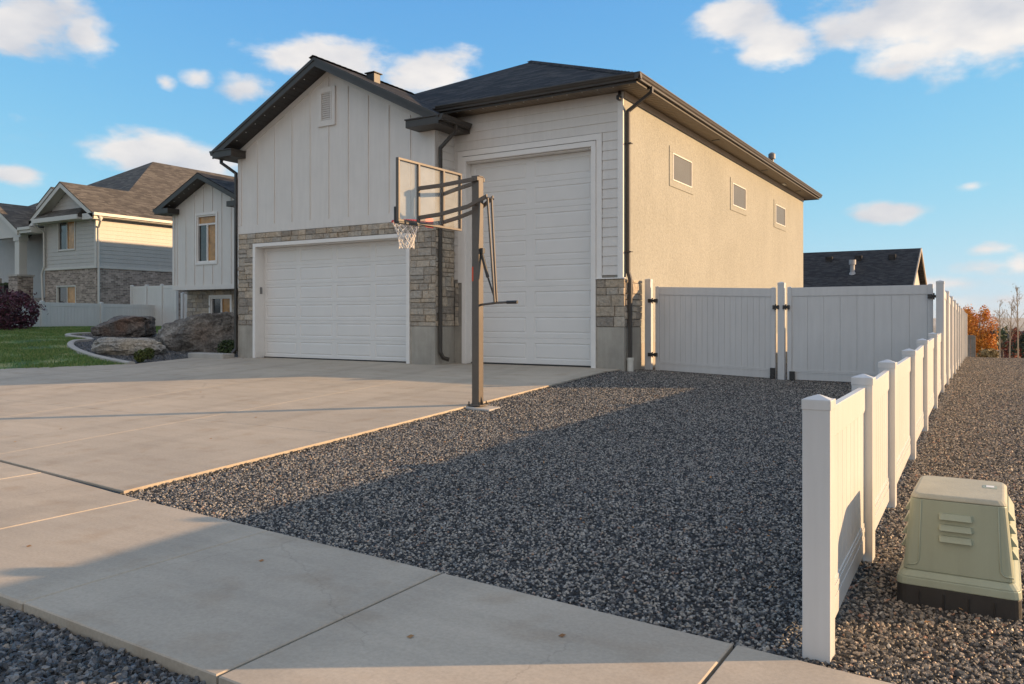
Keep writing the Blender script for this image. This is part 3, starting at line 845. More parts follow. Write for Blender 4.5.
gr_ = mb.build('gable_roof', SHINGLE, P)
mb = MB(); caps(mb, (RX, 18.5, RZ), (RX, g0, RZ)); mb.build('ridge_cap', SHINGLE, gr_, normals=False)
# rake fascia, soffits
mb = MB()
for xe in (LX, RXX):
    mb.prism([(RX, RZ - .032), (xe, rz(xe, .032)), (xe, rz(xe, .22)), (RX, RZ - .22)], 'y', g0 + .002, g0 + .04)
    mb.prism([(RX, RZ + .004), (xe, rz(xe, -.004)), (xe, rz(xe, .075)), (RX, RZ - .075)], 'y', g0 - .018, g0 + .001)
mb.build('rake_board', BRONZE, P)
mb = MB()
for xe in (XL - .0, XC + .0):
    k = 0
    n = 22
    for i in range(n):      # ribbed soffit planks under the rake
        xa = RX + (xe - RX) * i / n; xb = RX + (xe - RX) * (i + .93) / n; xc_ = RX + (xe - RX) * (i + 1) / n
        mb.prism([(xa, rz(xa, .19)), (xb, rz(xb, .19)), (xb, rz(xb, .205)), (xa, rz(xa, .205))], 'y', g0 + .042, Y1 + .02)
        mb.prism([(xb, rz(xb, .186)), (xc_, rz(xc_, .186)), (xc_, rz(xc_, .194)), (xb, rz(xb, .194))], 'y', g0 + .042, Y1 + .02)
mb.build('rake_soffit', SOFFITD, P)
for i in range(9):
    x = -15.1 - i * .36
    mb = MB(); z = rz(x, .208); mb.sweep([(x, 14.68, z), (x, 14.68, z - .012)], .012, 8); mb.build('soffit_light', LAMPW, P)
# cornice returns (boxes) with gutters
ZT, ZB_ = 4.56, 4.36
def cornice(mb, x0, x1):
    mb.box(x0, x1, g0 - .0, Y1 + .0, ZB_, ZT - .03)
    mb.box(x0 - .02, x1 + .02, g0 - .025, Y1, ZT - .03, ZT)
mb = MB(); cornice(mb, LX, -17.70); mb.box(LX, XL - .002, Y1 + .001, 18.4, ZB_, ZT - .03); mb.build('cornice_return', BRONZE, P, bevel=.006)
mb = MB(); cornice(mb, -11.74, RXX); mb.box(XC + .02, RXX, Y1 + .0, Y2 - .01, ZB_ + .0, ZT - .03); mb.build('cornice_return', BRONZE, P, bevel=.006)
def gutter(mb, path_axis, c, sgn, a0, a1, zt, w=.12):
    """K profile gutter; c = fascia plane, opens outwards in direction sgn"""
    pr = [(0, -.13), (.07, -.13), (.075, -.095), (.098, -.07), (.112, -.03), (.125, -.022), (.125, 0), (.108, 0), (.108, -.014), (.09, -.06), (.062, -.115), (.006, -.115), (.006, -.0), (0, 0)]
    def Q(p, a):
        d, z = p; return (c + sgn * d, a, zt + z) if path_axis == 'y' else (a, c + sgn * d, zt + z)
    n = len(pr)
    i = len(mb.v); mb.v += [Q(p, a0) for p in pr] + [Q(p, a1) for p in pr]
    for k in range(n):
        k2 = (k + 1) % n; mb.f.append((i + k, i + k2, i + n + k2, i + n + k)); mb.tone.append(0.); mb.m.append(0)
    for a in (a0, a1): # end cap plates
        mb.face([Q((0, -.13), a), Q((.07, -.13), a), Q((.098, -.07), a), Q((.125, -.02), a), Q((.125, 0), a), Q((0, 0), a)])
mb = MB(); gutter(mb, 'y', RXX + .001, 1, g0, Y2 - .1, 4.565); mb.build('gutter', BRONZE, P)
mb = MB(); gutter(mb, 'y', LX - .001, -1, g0, 18.3, 4.565); mb.build('gutter', BRONZE, P)
mb = MB(); gutter(mb, 'x', EY0 - .001, -1, -11.35, EX1 + .12, 4.955); mb.build('gutter', BRONZE, P)
mb = MB(); gutter(mb, 'y', EX1 + .001, 1, EY0 - .12, EY1 + .0, 4.955); mb.build('gutter', BRONZE, P)
mb = MB()
mb.box(-11.4, EX1, EY0, EY0 + .02, 4.775, 4.91); mb.box(EX1 - .02, EX1, EY0 + .02, EY1, 4.775, 4.91)
mb.box(EX0, EX1, EY1 - .02, EY1 + .001, 4.775, 4.91)
mb.build('fascia', BRONZE, P)
SOFT = mat('bronze_soffit_panel', (.20, .155, .11), .55, .08, 4)
mb = MB()
y = EY0 + .02
while y < EY1 - .03:
    yb = min(y + .125, EY1 - .03); mb.box(XS - .0, EX1 - .021, y, yb, 4.802, 4.815); mb.box(XS, EX1 - .021, yb, min(yb + .02, EY1 - .03), 4.812, 4.815); y += .145
x = -11.3
while x < XS - .02:
    mb.box(x, min(x + .105, XS - .001), EY0 + .021, Y2 + .0, 4.802, 4.815); mb.box(x + .105, min(x + .117, XS - .001), EY0 + .021, Y2, 4.808, 4.815) if x + .117 < XS else None; x += .117
mb.build('soffit', SOFT, P)
for (y) in (21.4, 26.6, 31.6):
    mb = MB(); mb.box(XS + .14, XS + .34, y, y + .1, 4.785, 4.802); mb.build('soffit_vent', BLACKM, P)
mb = MB(); mb.box(XS + .12, XS + .2, 29.5, 29.9, 4.77, 4.802); mb.build('soffit_fixture', PVC, P)
for i in range(13):
    x = -10.9 + i * .36
    mb = MB(); mb.sweep([(x, 15.42, 4.80), (x, 15.42, 4.79)], .011, 8); mb.build('soffit_light', LAMPW, P)
mb = MB(); mb.box(-6.98, -6.90, Y2 - .16, Y2 - .037, 4.60, 4.70); mb.box(-6.97, -6.91, Y2 - .1, Y2 - .04, 4.70, 4.80)
mb.build('camera_housing', BLACKM, P, bevel=.02)
# downspouts (square section)
def spout(path, parent, name='downspout', r=.05, mm=None):
    mb = MB(); mb.sweep(path, r, 4, rot=math.pi / 4, rz=r); return mb.build(name, mm or BRONZE, parent)
spout([(LX + .1 - .16, 14.9, 4.44), (LX - .06, 14.9, 4.30), (XL - .06, 15.0, 3.98), (XL - .06, 15.0, -.85), (XL - .12, 14.92, -.97)], P)
spout([(RXX + .06, 15.14, 4.44), (RXX + .06, 15.14, 4.30), (XC + .09, 15.14, 3.95), (XC + .09, 15.14, -.80), (XC + .13, 15.20, -.93), (XC + .24, 15.28, -.97)], P)
ds = spout([(EX1 + .06, 15.93, 4.84), (EX1 + .06, 15.93, 4.72), (XS + .055, 15.93, 4.40), (XS + .055, 15.93, .98), (XS + .10, 15.93, .82), (XS + .10, 15.93, -.86)], P)
mb = MB(); mb.sweep([(XS + .10, 15.93, -1.3), (XS + .10, 15.93, -.9)], .068, 16); mb.sweep([(XS + .10, 15.93, -.9), (XS + .10, 15.93, -.84)], .078, 16)
mb.build('drain_pipe', PVC, P)
for z in (3.7, 1.4): mb = MB(); mb.box(XS + .0, XS + .14, 15.87, 15.99, z, z + .02); mb.build('strap', BRONZE, ds)
# roof vents
mb = MB(); mb.sweep([(-7.46, 31, 5.3), (-7.46, 31, 6.02)], .07, 12); mb.sweep([(-7.46, 31, 5.98), (-7.46, 31, 6.16)], .13, 12); mb.sweep([(-7.46, 31, 6.16), (-7.46, 31, 6.22)], .13, 12, r1=.06)
mb.build('flue_pipe', mat('weathered_galvanised', (.14, .14, .145), .5, .15, 6), P)
mb = MB(); mb.box(-14.12, -13.86, 15.9, 16.15, 5.9, 6.33); mb.box(-14.16, -13.82, 15.86, 16.2, 6.33, 6.36)
mb.build('roof_vent', BLACKM, P, bevel=.01)

# rear wing of the house, behind the bay window
mb = MB(); mb.box(-28.6, XL + .0, 29.0, 41.5, -1.2, 5.3); mb.build('rear_wing_wall', STUCCO, P)
mb = MB(); A = (-29.1, 28.5, 5.3); B = (-17.6, 28.5, 5.3); C2 = (-17.6, 42, 5.3); D2 = (-29.1, 42, 5.3); E1 = (-23.35, 31.6, 7.85); E2 = (-23.35, 39, 7.85)
for q in ([A, B, E1], [B, C2, E2, E1], [C2, D2, E2], [D2, A, E1, E2]): roof_slab(mb, q, .05)
mb.build('rear_wing_roof', SHINGLE, P)
# left wing (set back bay)
WY, WX0, WX1 = 18.5, -25.6, -18.0
wr = lambda x, d=0.: 5.0 - d - .46 * abs(x + 23.64)
mb = MB()
WW = (-24.28, -23.26, 1.95, 3.60)
mb2 = MB(); holes(mb, 'y', WY, WY + .15, WX0, WX1, 1.0, 3.85, [WW])
mb.prism([(WX0, 3.85), (-21.7, 3.85), (-21.7, wr(-21.7, .18)), (-23.64, 5.0 - .18), (WX0, wr(WX0, .18))], 'y', WY, WY + .15)
mb.box(WX0, WX0 + .15, WY + .15, 27, 1.0, 3.9); mb.box(WX0, WX1, WY + .15, WY + .8, 1.0, 1.03)
x = WX0 + .22
while x < WX1:
    top = wr(x, .2) if x < -21.7 else 3.8
    if WW[0] - .12 < x < WW[1] + .12:
        mb.box(x - .02, x + .02, WY - .02, WY + .01, 1.15, 1.85); mb.box(x - .02, x + .02, WY - .02, WY + .01, 3.72, top)
    else: mb.box(x - .02, x + .02, WY - .02, WY + .01, 1.15, top)
    x += .48
mb.box(WX0 - .01, WX1, WY - .028, WY + .01, 1.0, 1.16); mb.box(WX0 - .01, WX0 + .1, WY - .026, WY + .01, 1.165, 3.9)
mb.build('bay_window_wall', WHITE, P)
mb = MB(); holes(mb, 'y', WY + .6, WY + .8, WX0, WX1, -1.2, 1.0, [(-24.3, -23.2, .02, .76)]); mb.box(WX0, WX0 + .2, WY + .8, 27, -1.2, 1.0)
mb.build('basement_wall', MORTAR, P)
mb = MB()
for (a, b, c, d) in ((WX0, -24.3, -1.0, .99), (-23.2, WX1, -1.0, .99), (-24.3, -23.2, -1., .01), (-24.3, -23.2, .77, .99)): stones(mb, 'y', WY + .6, -1, a, b, c, d, int(a * 10) & 255)
stones(mb, 'x', WX0, -1, WY + .6, 26, -1, .99, 77)
mb.build('basement_stone', STONE, P)
AMBER = mat('amber_pane', (.40, .21, .07), .25, .35, 5)  # opaque amber colour given to the pane itself
DARKG = glass('dark_window_glass', (.012, .013, .015), .12)
def window(x0, x1, z0, z1, y, parent, mull=None, trans=None, m=TRIM, w=.05, pm=None, blinds=False, trim=.08, depth=.1):
    mb = MB()
    holes(mb, 'y', y - .03, y + .0, x0 - trim, x1 + trim, z0 - trim, z1 + trim, [(x0, x1, z0, z1)])
    holes(mb, 'y', y + .001, y + depth, x0 - .0, x1 + .0, z0 - .0, z1 + .0, [(x0 + w, x1 - w, z0 + w, z1 - w)])
    zt = z1 - w if trans is None else trans
    if mull is not None: mb.box(mull - w * .6, mull + w * .6, y + .02, y + depth - .01, z0 + w, zt)
    if trans is not None: mb.box(x0 + w, x1 - w, y + .021, y + depth - .011, trans - .03, trans + .03)
    fr = mb.build('window', m, parent, bevel=.003)
    sp_ = mull if mull is not None else x1 - w
    mb = MB(); mb.box(x0 + w * .9, sp_, y + depth * .55, y + depth * .6, z0 + w * .9, (trans if trans else z1 - w * .9)); mb.build('pane', DARKG, fr)
    if trans: mb = MB(); mb.box(x0 + w * .9, sp_, y + depth * .55, y + depth * .6, trans + .001, z1 - w * .9); mb.build('pane', AMBER, fr)
    if mull is not None: mb = MB(); mb.box(sp_ + .001, x1 - w * .9, y + depth * .55, y + depth * .6, z0 + w * .9, z1 - w * .9); mb.build('pane', AMBER, fr)
    return fr
window(*WW[:2], WW[2], WW[3], WY, P, mull=-23.77, trans=3.28, depth=.12)
window(-24.28, -23.22, .04, .74, WY + .58, P, mull=-23.75, depth=.12)
mb = MB()
for xe in (-26.02, -21.28):
    roof_slab(mb, [(xe, 18.02, wr(xe)), (-23.64, 18.02, 5.0), (-23.64, 27, 5.0), (xe, 27, wr(xe))], .03)
wg = mb.build('wing_roof', SHINGLE, P)
mb = MB()
for xe in (-26.02, -21.28):
    mb.prism([(-23.64, 4.967), (xe, wr(xe, .033)), (xe, wr(xe, .2)), (-23.64, 4.8)], 'y', 18.022, 18.06)
    mb.prism([(-23.64, 4.81), (xe, wr(xe, .19)), (xe, wr(xe, .2)), (-23.64, 4.80)], 'y', 18.062, WY + .02)
mb.box(-26.02, -25.25, 18.02, WY, 3.72, 3.90); mb.box(-22.15, -21.28, 18.02, WY, 3.72, 3.90); mb.box(-26.02, WX0, WY, 26.9, 3.72, 3.9)
mb.box(-26.15, -26.02, 18.05, 26.9, 3.80, 3.92)
mb.build('wing_fascia', BRONZE, P, bevel=.004)
for i in range(6):
    x = -24.0 - i * .27
    mb = MB(); z = wr(x, .203); mb.sweep([(x, 18.16, z), (x, 18.16, z - .01)], .012, 8); mb.build('soffit_light', LAMPW, P)
spout([(-18.25, 15.6, -.25), (-18.25, 15.6, -.95)], P, 'vent_pipe', r=.06)

# ------------------------------------------------------------------ basketball hoop
HX, HY = -6.845, 10.22; HZ = H(-6.9, HY)
hoop = thing('basketball_hoop', 'in-ground basketball hoop with clear backboard on a bronze square pole at the driveway edge', 'basketball hoop', (HX, HY, HZ))
HOOPM = mat('hoop_bronze_metal', (.105, .087, .072), .38, .1, 6)
mb = MB(); mb.hexa([(HX - .24, HY - .22, HZ - .2), (HX + .38, HY - .26, HZ - .2), (HX + .36, HY + .24, HZ - .2), (HX - .22, HY + .22, HZ - .2)],
                   [(HX - .2, HY - .2, HZ + .012), (HX + .34, HY - .2, HZ - .01), (HX + .30, HY + .22, HZ - .01), (HX - .2, HY + .2, HZ + .012)])
mb.build('footing', CURBM, hoop, bevel=.015)
mb = MB(); mb.box(HX - .12, HX + .12, HY - .12, HY + .12, HZ + .017, HZ + .035)
bp = mb.build('base_plate', HOOPM, hoop, bevel=.003)
for a in (-1, 1):
    for b in (-1, 1): mb = MB(); mb.sweep([(HX + a * .095, HY + b * .095, HZ + .03), (HX + a * .095, HY + b * .095, HZ + .08)], .011, 6); mb.build('anchor_bolt', BLACKM, bp)
mb = MB()
q = .064
mb.box(HX - q, HX + q, HY - q, HY + q, HZ + .03, 2.14)
mb.box(HX - q - .004, HX + q + .004, HY - q - .004, HY + q + .004, 2.14, 2.16)
for s_ in (-1, 1):
    mb.prism([(HX + s_ * q, HZ + .035), (HX + s_ * (q + .05), HZ + .035), (HX + s_ * q, HZ + .17)], 'y', HY - .006, HY + .006)
mb.build('pole', HOOPM, hoop, bevel=.008)
mb = MB(); mb.box(HX - q + .002, HX - q + .03, HY - q - .0025, HY - q - .0005, .56, .78); mb.build('warning_sticker', STICK, hoop)
BX = -7.70; BY0, BY1 = 9.34, 10.98; BZ0, BZ1 = 1.44, 2.39
mb = MB(); w = .035
mb.box(BX - .02, BX + .035, BY0, BY1, BZ1 - w, BZ1); mb.box(BX - .02, BX + .035, BY0, BY1, BZ0, BZ0 + w)
mb.box(BX - .02, BX + .035, BY0, BY0 + w, BZ0 + w, BZ1 - w); mb.box(BX - .02, BX + .035, BY1 - w, BY1, BZ0 + w, BZ1 - w)
for y in (9.83, 10.47): mb.box(BX + .002, BX + .045, y - .022, y + .022, BZ0 + w, BZ1 - w)
bb = mb.build('backboard_frame', HOOPM, hoop, bevel=.003)
mb = MB(); mb.box(BX - .012, BX - .002, BY0 + w, BY1 - w, BZ0 + w, BZ1 - w); mb.build('glass_panel', ACRYL, bb)
yc = (BY0 + BY1) / 2
mb = MB(); mb.box(BX - .05, BX - .015, BY0 - .01, BY0 + .05, BZ0 - .02, BZ0 + .22)
mb.box(BX - .045, BX + .04, BY0 + .0, BY0 + .5, BZ0 - .03, BZ0 - .001)
mb.build('edge_padding', BLACKM, bb, bevel=.006)
# rim, braces, net
RCX, RZ0 = BX - .24 - .235, 1.545
rim = MB()
rim.sweep([(RCX + .23 * math.cos(a), yc + .23 * math.sin(a), RZ0) for a in [2 * math.pi * k / 36 for k in range(37)]], .014, 8, cap=False)
rim.box(BX - .025, BX - .015, yc - .1, yc + .1, RZ0 - .12, RZ0 + .03); rim.box(BX - .17, BX - .02, yc - .09, yc + .09, RZ0 - .03, RZ0 - .01)
for s_ in (-1, 1): rim.sweep([(BX - .02, yc + s_ * .09, RZ0 - .1), (RCX + .10, yc + s_ * .2, RZ0 - .005)], .009, 6)
rm = rim.build('rim', RED, hoop, smooth=False)
mb = MB(); nn = 12; lv = 7
def npnt(k, l):
    r = .225 - .105 * math.sin(min(1, l / (lv - 1.2)) * math.pi / 2); a = 2 * math.pi * (k + .5 * (l % 2)) / nn
    return (RCX + r * math.cos(a), yc + r * math.sin(a), RZ0 - .008 - .42 * l / lv - .01 * math.sin(k * 2.1))
for l in range(lv):
    for k in range(nn):
        p = npnt(k, l)
        for k2 in ((k, k + 1) if l % 2 else (k - 1, k)):
            mb.sweep([p, npnt(k2, l + 1)], .0055, 5, cap=False)
mb.build('net', NETM, rm)
# arms
mb = MB()
def arm(y0, y1, pts, w=.018, h=.03):
    n = len(pts)
    for (x0, z0), (x1, z1), t0, t1 in zip(pts, pts[1:], [k / (n - 1) for k in range(n)], [k / (n - 1) for k in range(1, n)]):
        ya, yb = y0 + (y1 - y0) * t0, y0 + (y1 - y0) * t1
        mb.hexa([(x0, ya - w, z0 - h), (x1, yb - w, z1 - h), (x1, yb + w, z1 - h), (x0, ya + w, z0 - h)], [(x0, ya - w, z0 + h), (x1, yb - w, z1 + h), (x1, yb + w, z1 + h), (x0, ya + w, z0 + h)])
for s_, yb in ((-1, 9.83), (1, 10.47)):
    arm(yb, HY + s_ * .085, [(BX + .05, 1.99), (-7.35, 2.03), (-6.78, 2.11)])
    mb_pts = [(BX + .05, 1.54), (-7.35, 1.58), (-6.9, 1.68), (-6.62, 1.83)]
    arm(yb, HY + s_ * .085, mb_pts)
mb.build('extension_arms', HOOPM, hoop, bevel=.003)
for (x, z, l) in ((HX, 2.10, .12), (HX, 1.72, .12), (-6.63, 1.81, .11)):
    mb = MB(); mb.sweep([(x, HY - l, z), (x, HY + l, z)], .015, 8); mb.build('pivot_bolt', BLACKM, hoop)
mb = MB()
for s_ in (-1, 1): mb.sweep([(-6.63, HY + s_ * .055, 1.81), (-6.52, HY + s_ * .03, .235)], .019, 4, rot=math.pi / 4)
mb.build('lift_rods', HOOPM, hoop)
mb = MB(); mb.sweep([(HX + q, HY, 1.02), (-6.66, HY, .62)], .026, 10); mb.sweep([(-6.66, HY, .62), (-6.52, HY, .25)], .014, 8); mb.box(HX + q, HX + q + .05, HY - .03, HY + .03, .98, 1.06)
mb.build('spring_strut', BLACKM, hoop)
mb = MB(); mb.sweep([(HX + q - .03, HY, .20), (-6.5, HY, .23), (-6.3, HY, .235)], .018, 8); hd = mb.build('height_handle', HOOPM, hoop)
mb = MB(); mb.sweep([(-6.32, HY, .235), (-6.14, HY, .237)], .026, 10); mb.build('grip', BLACKM, hd)

# ------------------------------------------------------------------ vinyl fencing
def post(cx, cy, z0, z1, parent, w=.127, name='post', tall=False):
    h = w / 2
    mb = MB(); mb.box(cx - h, cx + h, cy - h, cy + h, z0, z1 - .045)
    po = mb.build(name, VINYL, parent, bevel=.004)
    mb = MB(); c = h + .003
    mb.box(cx - c, cx + c, cy - c, cy + c, z1 - .07, z1 - .022)
    mb.hexa([(cx - c, cy - c, z1 - .022), (cx + c, cy - c, z1 - .022), (cx + c, cy + c, z1 - .028), (cx - c, cy + c, z1 - .022)], [(cx - .004, cy - .004, z1), (cx + .004, cy - .004, z1), (cx + .004, cy + .004, z1), (cx - .004, cy + .004, z1)])
    mb.build('post_cap', VINYL, po, bevel=.003)
    return po
def panel(p, q, zb0, zb1, zt0, zt1, parent, top=.15, bot=.19, bw=.15, th=.02, name='panel'):
    """tongue and groove vinyl panel from plan point p to q; zb bottom, zt top at each end"""
    p = Vector((p[0], p[1])); q = Vector((q[0], q[1])); d = (q - p); Ln = d.length; d.normalize(); n = Vector((-d.y, d.x))
    def pt(s, off, z): c = p + d * s + n * off; return (c.x, c.y, z)
    zb = lambda s: zb0 + (zb1 - zb0) * s / Ln
    zt = lambda s: zt0 + (zt1 - zt0) * s / Ln
    def bar(m, s0, s1, za0, za1, zc0, zc1, t):
        m.hexa([pt(s0, -t, za0), pt(s1, -t, za1), pt(s1, t, za1), pt(s0, t, za0)], [pt(s0, -t, zc0), pt(s1, -t, zc1), pt(s1, t, zc1), pt(s0, t, zc0)])
    mb = MB(); nb = max(2, round(Ln / bw)); 
    for k in range(nb):
        s0, s1 = Ln * k / nb, Ln * (k + 1) / nb; g = .004
        bar(mb, s0 + g, s1 - g, zb(s0) + bot - .03, zb(s1) + bot - .03, zt(s0) - top + .03, zt(s1) - top + .03, th * .55)
        bar(mb, s1 - g, min(Ln, s1 + g), zb(s1) + bot - .03, zb(s1) + bot - .03, zt(s1) - top + .03, zt(s1) - top + .03, th * .30)
    po = mb.build(name, VINYL, parent, bevel=.0015)
    mb = MB(); bar(mb, 0, Ln, zt(0) - top, zt(Ln) - top, zt(0), zt(Ln), th); bar(mb, 0, Ln, zt(0) - top - .012, zt(Ln) - top - .012, zt(0) - top - .001, zt(Ln) - top - .001, th * .8)
    mb.build('top_rail', VINYL, po, bevel=.003)
    mb = MB()
    b_ = [(0, bot * .55, th), (bot * .56, bot * .70, th * .85), (bot * .715, bot * .86, th * 1.0), (bot * .875, bot, th * .82)]
    for (a, c, t) in b_: bar(mb, 0, Ln, zb(0) + a, zb(Ln) + a, zb(0) + c, zb(Ln) + c, t)
    mb.build('bottom_rail', VINYL, po, bevel=.002)
    return po
fence = thing('vinyl_fence', 'white vinyl fence along the gravel, low near the sidewalk and tall beyond the gates', 'fence', (-.75, 4.06, -1.6))
FP = [(4.065, -1.61, -.365), (5.73, -1.565, -.366), (7.27, -1.535, -.34), (9.5, -1.475, -.322), (11.66, -1.44, -.262), (14.18, -1.395, -.222), (16.6, -1.34, .69)]
ty = 16.6
TP = []
k = 0
while ty < 38.5:
    ty += 2.42; k += 1; TP.append((ty, interp(ty, GR) - .03, interp(ty, [(16.6, .64), (20, .55), (39, .21)])))
allp = FP + TP
for (y, zb, zt) in allp: post(FX(y) - .080, y, zb - .1, zt, fence)
for i, (A, B) in enumerate(zip(allp, allp[1:])):
    ya, yb = A[0] + .055, B[0] - .055
    low = i < 6
    zt0 = (A[2] if i != 6 else .64) - .085; zt1 = (B[2] if i != 5 else -.185) - .085
    if i >= 6: zt0 = A[2] - .06 if i > 6 else .58; zt1 = B[2] - .06
    zb0 = A[1] + .05; zb1 = B[1] + .05
    panel((FX(ya) - .080, ya), (FX(yb) - .080, yb), zb0, zb1, zt0, zt1, fence, top=.15 if low else .15)
# gates
def gate(x0, x1, y, zb0, zb1, zt0, zt1, label, wheel_x, hinges, bw):
    g = thing('gate', label, 'gate', (x0, y, min(zb0, zb1)), 'pair of white vinyl driveway gates')
    sw = .085
    panel((x0 + sw, y), (x1 - sw, y), zb0 + .0, zb1 + .0, zt0, zt1, g, top=.17, bot=.2, bw=bw, th=.022, name='infill_panel')
    for (xa, xb, za, zt) in ((x0, x0 + sw, zb0 - .01, zt0 + .02), (x1 - sw, x1, zb1 - .01, zt1 + .02)):
        mb = MB(); mb.box(xa, xb, y - .035, y + .035, za, zt - .015)
        mb.hexa([(xa - .003, y - .038, zt - .015), (xb + .003, y - .038, zt - .015), (xb + .003, y + .038, zt - .015), (xa - .003, y + .038, zt - .015)], [(xa + .03, y - .01, zt), (xb - .03, y - .01, zt), (xb - .03, y + .01, zt), (xa + .03, y + .01, zt)])
        mb.build('stile', VINYL, g, bevel=.004)
    for (hx, hz, nm) in hinges:
        mb = MB()
        k = 1. if nm == 'hinge' else .62
        mb.box(hx - .1 * k, hx + .1 * k, y - .078, y - .066, hz - .025, hz + .025); mb.box(hx - .105 * k, hx - .03 * k, y - .085, y - .036, hz - .04, hz + .04); mb.box(hx + .03 * k, hx + .105 * k, y - .085, y - .036, hz - .04, hz + .04)
        mb.sweep([(hx, y - .085, hz - .06), (hx, y - .085, hz + .06)], .014, 8)
        mb.build(nm, BLACKM, g, bevel=.003)
    mb = MB(); mb.box(wheel_x - .05, wheel_x + .05, y - .075, y - .036, zb0 * .5 + zb1 * .5 - .04, zb0 * .5 + zb1 * .5 + .17)
    mb.sweep([(wheel_x, y - .12, (zb0 + zb1) / 2 - .01), (wheel_x, y - .08, (zb0 + zb1) / 2 - .01)], .045, 12)
    mb.build('caster', BLACKM, g)
    return g
YG = 16.75
gate(-6.52, -3.955, YG, -1.135, -1.22, .68, .605, 'narrower-boarded left vinyl gate beside the stone house corner', -4.0, [(-6.57, .38, 'hinge'), (-6.57, -.80, 'hinge'), (-3.935, .22, 'latch')], .118)
gate(-3.72, -1.12, YG, -1.23, -1.24, .61, .615, 'wide-boarded right vinyl gate between the centre post and the side fence', -3.62, [(-3.735, .22, 'latch'), (-1.10, .40, 'hinge')], .30)
pt_ = thing('gate_post', 'white hinge post of the left gate next to the stone house corner', 'post', (-6.62, YG, -1.2), 'white vinyl gate posts')
post(-6.685, YG, -1.3, .875, pt_, w=.135)
pt_ = thing('gate_post', 'white centre post standing between the two gates', 'post', (-3.807, YG, -1.3), 'white vinyl gate posts')
post(-3.837, YG, -1.4, .735, pt_, w=.13)

# neighbour side fence (left)
lf = thing('vinyl_fence', 'low white vinyl fence along the far side of the lawn', 'fence', (-35.5, 20, -.45))
LXF = -35.5; z0l = -.42
ys = [7.2, 9.6, 12.0, 14.4, 16.8, 19.2, 21.9, 25.6]
for y in ys: post(LXF, y, -.6, .80 - .008 * (y - 15), lf)
for a, b in zip(ys, ys[1:]): panel((LXF, a + .06), (LXF, b - .06), -.42, -.42, .72 - .008 * (a - 15), .72 - .008 * (b - 15), lf, top=.16, bot=.16)
bf = thing('vinyl_fence', 'taller white vinyl fence behind the flat topped boulder', 'fence', (-35.5, 24.6, -.4))
x_ = [-37.3, -36.1, -34.9, -33.8]
YB = 24.6
for x in x_[:]: post(x, YB, -.6, 1.66, bf)
for a, b in zip(x_, x_[1:]): panel((a + .06, YB), (b - .06, YB), -.4, -.4, 1.58, 1.58, bf)
pw = thing('vinyl_fence', 'narrow white fence section beside the wing stone basement wall', 'fence', (-26.8, 20.2, -.7))
post(-27.35, 20.2, -.8, 1.0, pw); post(-25.8, 20.2, -.8, .98, pw); panel((-27.29, 20.2), (-25.86, 20.2), -.65, -.65, .93, .93, pw)

# ------------------------------------------------------------------ utility box
UX0, UX1, UY0, UY1 = -.525, .085, 5.0, 5.78; UZ = -1.615
ub = thing('utility_box', 'pale green plastic utility cabinet on a black base in the gravel right of the fence', 'utility box', (-.21, 5.45, UZ))
def taper(mb, x0, x1, y0, y1, z0, z1, i0, i1, r=.04):
    def rr(xa, xb, ya, yb, z, r):
        pts = []
        for cx, cy, a0 in ((xb - r, yb - r, 0), (xa + r, yb - r, 90), (xa + r, ya + r, 180), (xb - r, ya + r, 270)):
            for k in range(5): a = R(a0 + 22.5 * k); pts.append((cx + r * math.cos(a), cy + r * math.sin(a), z))
        return pts
    mb.hexa(rr(x0 + i0, x1 - i0, y0 + i0, y1 - i0, z0, r), rr(x0 + i1, x1 - i1, y0 + i1, y1 - i1, z1, r))
mb = MB(); taper(mb, UX0, UX1, UY0, UY1, UZ - .1, UZ + .125, 0, .006, .05)
for k in range(4): mb.box(UX0 + .12 + k * .12, UX0 + .125 + k * .12, UY0 - .004, UY0 + .01, UZ - .05, UZ + .1)
mb.build('base', RUBBER, ub, bevel=.006)
mb = MB(); taper(mb, UX0, UX1, UY0, UY1, UZ + .126, UZ + .17, .002, .008, .05); taper(mb, UX0, UX1, UY0, UY1, UZ + .17, UZ + .205, .010, .035, .05)
mb.build('skirt', UTIL, ub, bevel=.006)
mb = MB(); ZB0, ZB1 = UZ + .205, UZ + .60
taper(mb, UX0, UX1, UY0, UY1, ZB0, ZB1, .036, .072, .035)
body = mb.build('cover', UTIL, ub, bevel=.006)
def fy(z): return UY0 + .036 + .036 * (z - ZB0) / (ZB1 - ZB0)
def fx(z): return .036 + .036 * (z - ZB0) / (ZB1 - ZB0)
for sg, xa in ((-1, UX0 + .115), (1, UX1 - .10)):     # moulded bead running down the face and turning to the edge
    mb = MB(); pts = []
    for z in (ZB1 - .005, ZB0 + .09, ZB0 + .06): pts.append((xa - sg * .012 * (z - ZB0) / .4, fy(z) - .001, z))
    for k in range(1, 6): an = R(18 * k); pts.append((xa + sg * .03 * (1 - math.cos(an)), fy(ZB0 + .06 - .03 * math.sin(an)) - .001, ZB0 + .06 - .03 * math.sin(an)))
    pts.append((xa + sg * .06, fy(ZB0 + .028) - .001, ZB0 + .028))
    mb.sweep(pts, .0045, 6); mb.build('moulded_bead', UTIL, body, smooth=True)
mb = MB()
for z in (UZ + .38, UZ + .44, UZ + .50):   # louvres on the front
    y = fy(z); a, b = -.305, -.15
    mb.hexa([(a - .008, y + .004, z), (b + .008, y + .004, z), (b + .008, y + .004, z + .034), (a - .008, y + .004, z + .034)][::1],
            [(a, y - .026, z + .002), (b, y - .026, z + .002), (b - .008, y - .006, z + .033), (a + .008, y - .006, z + .033)])
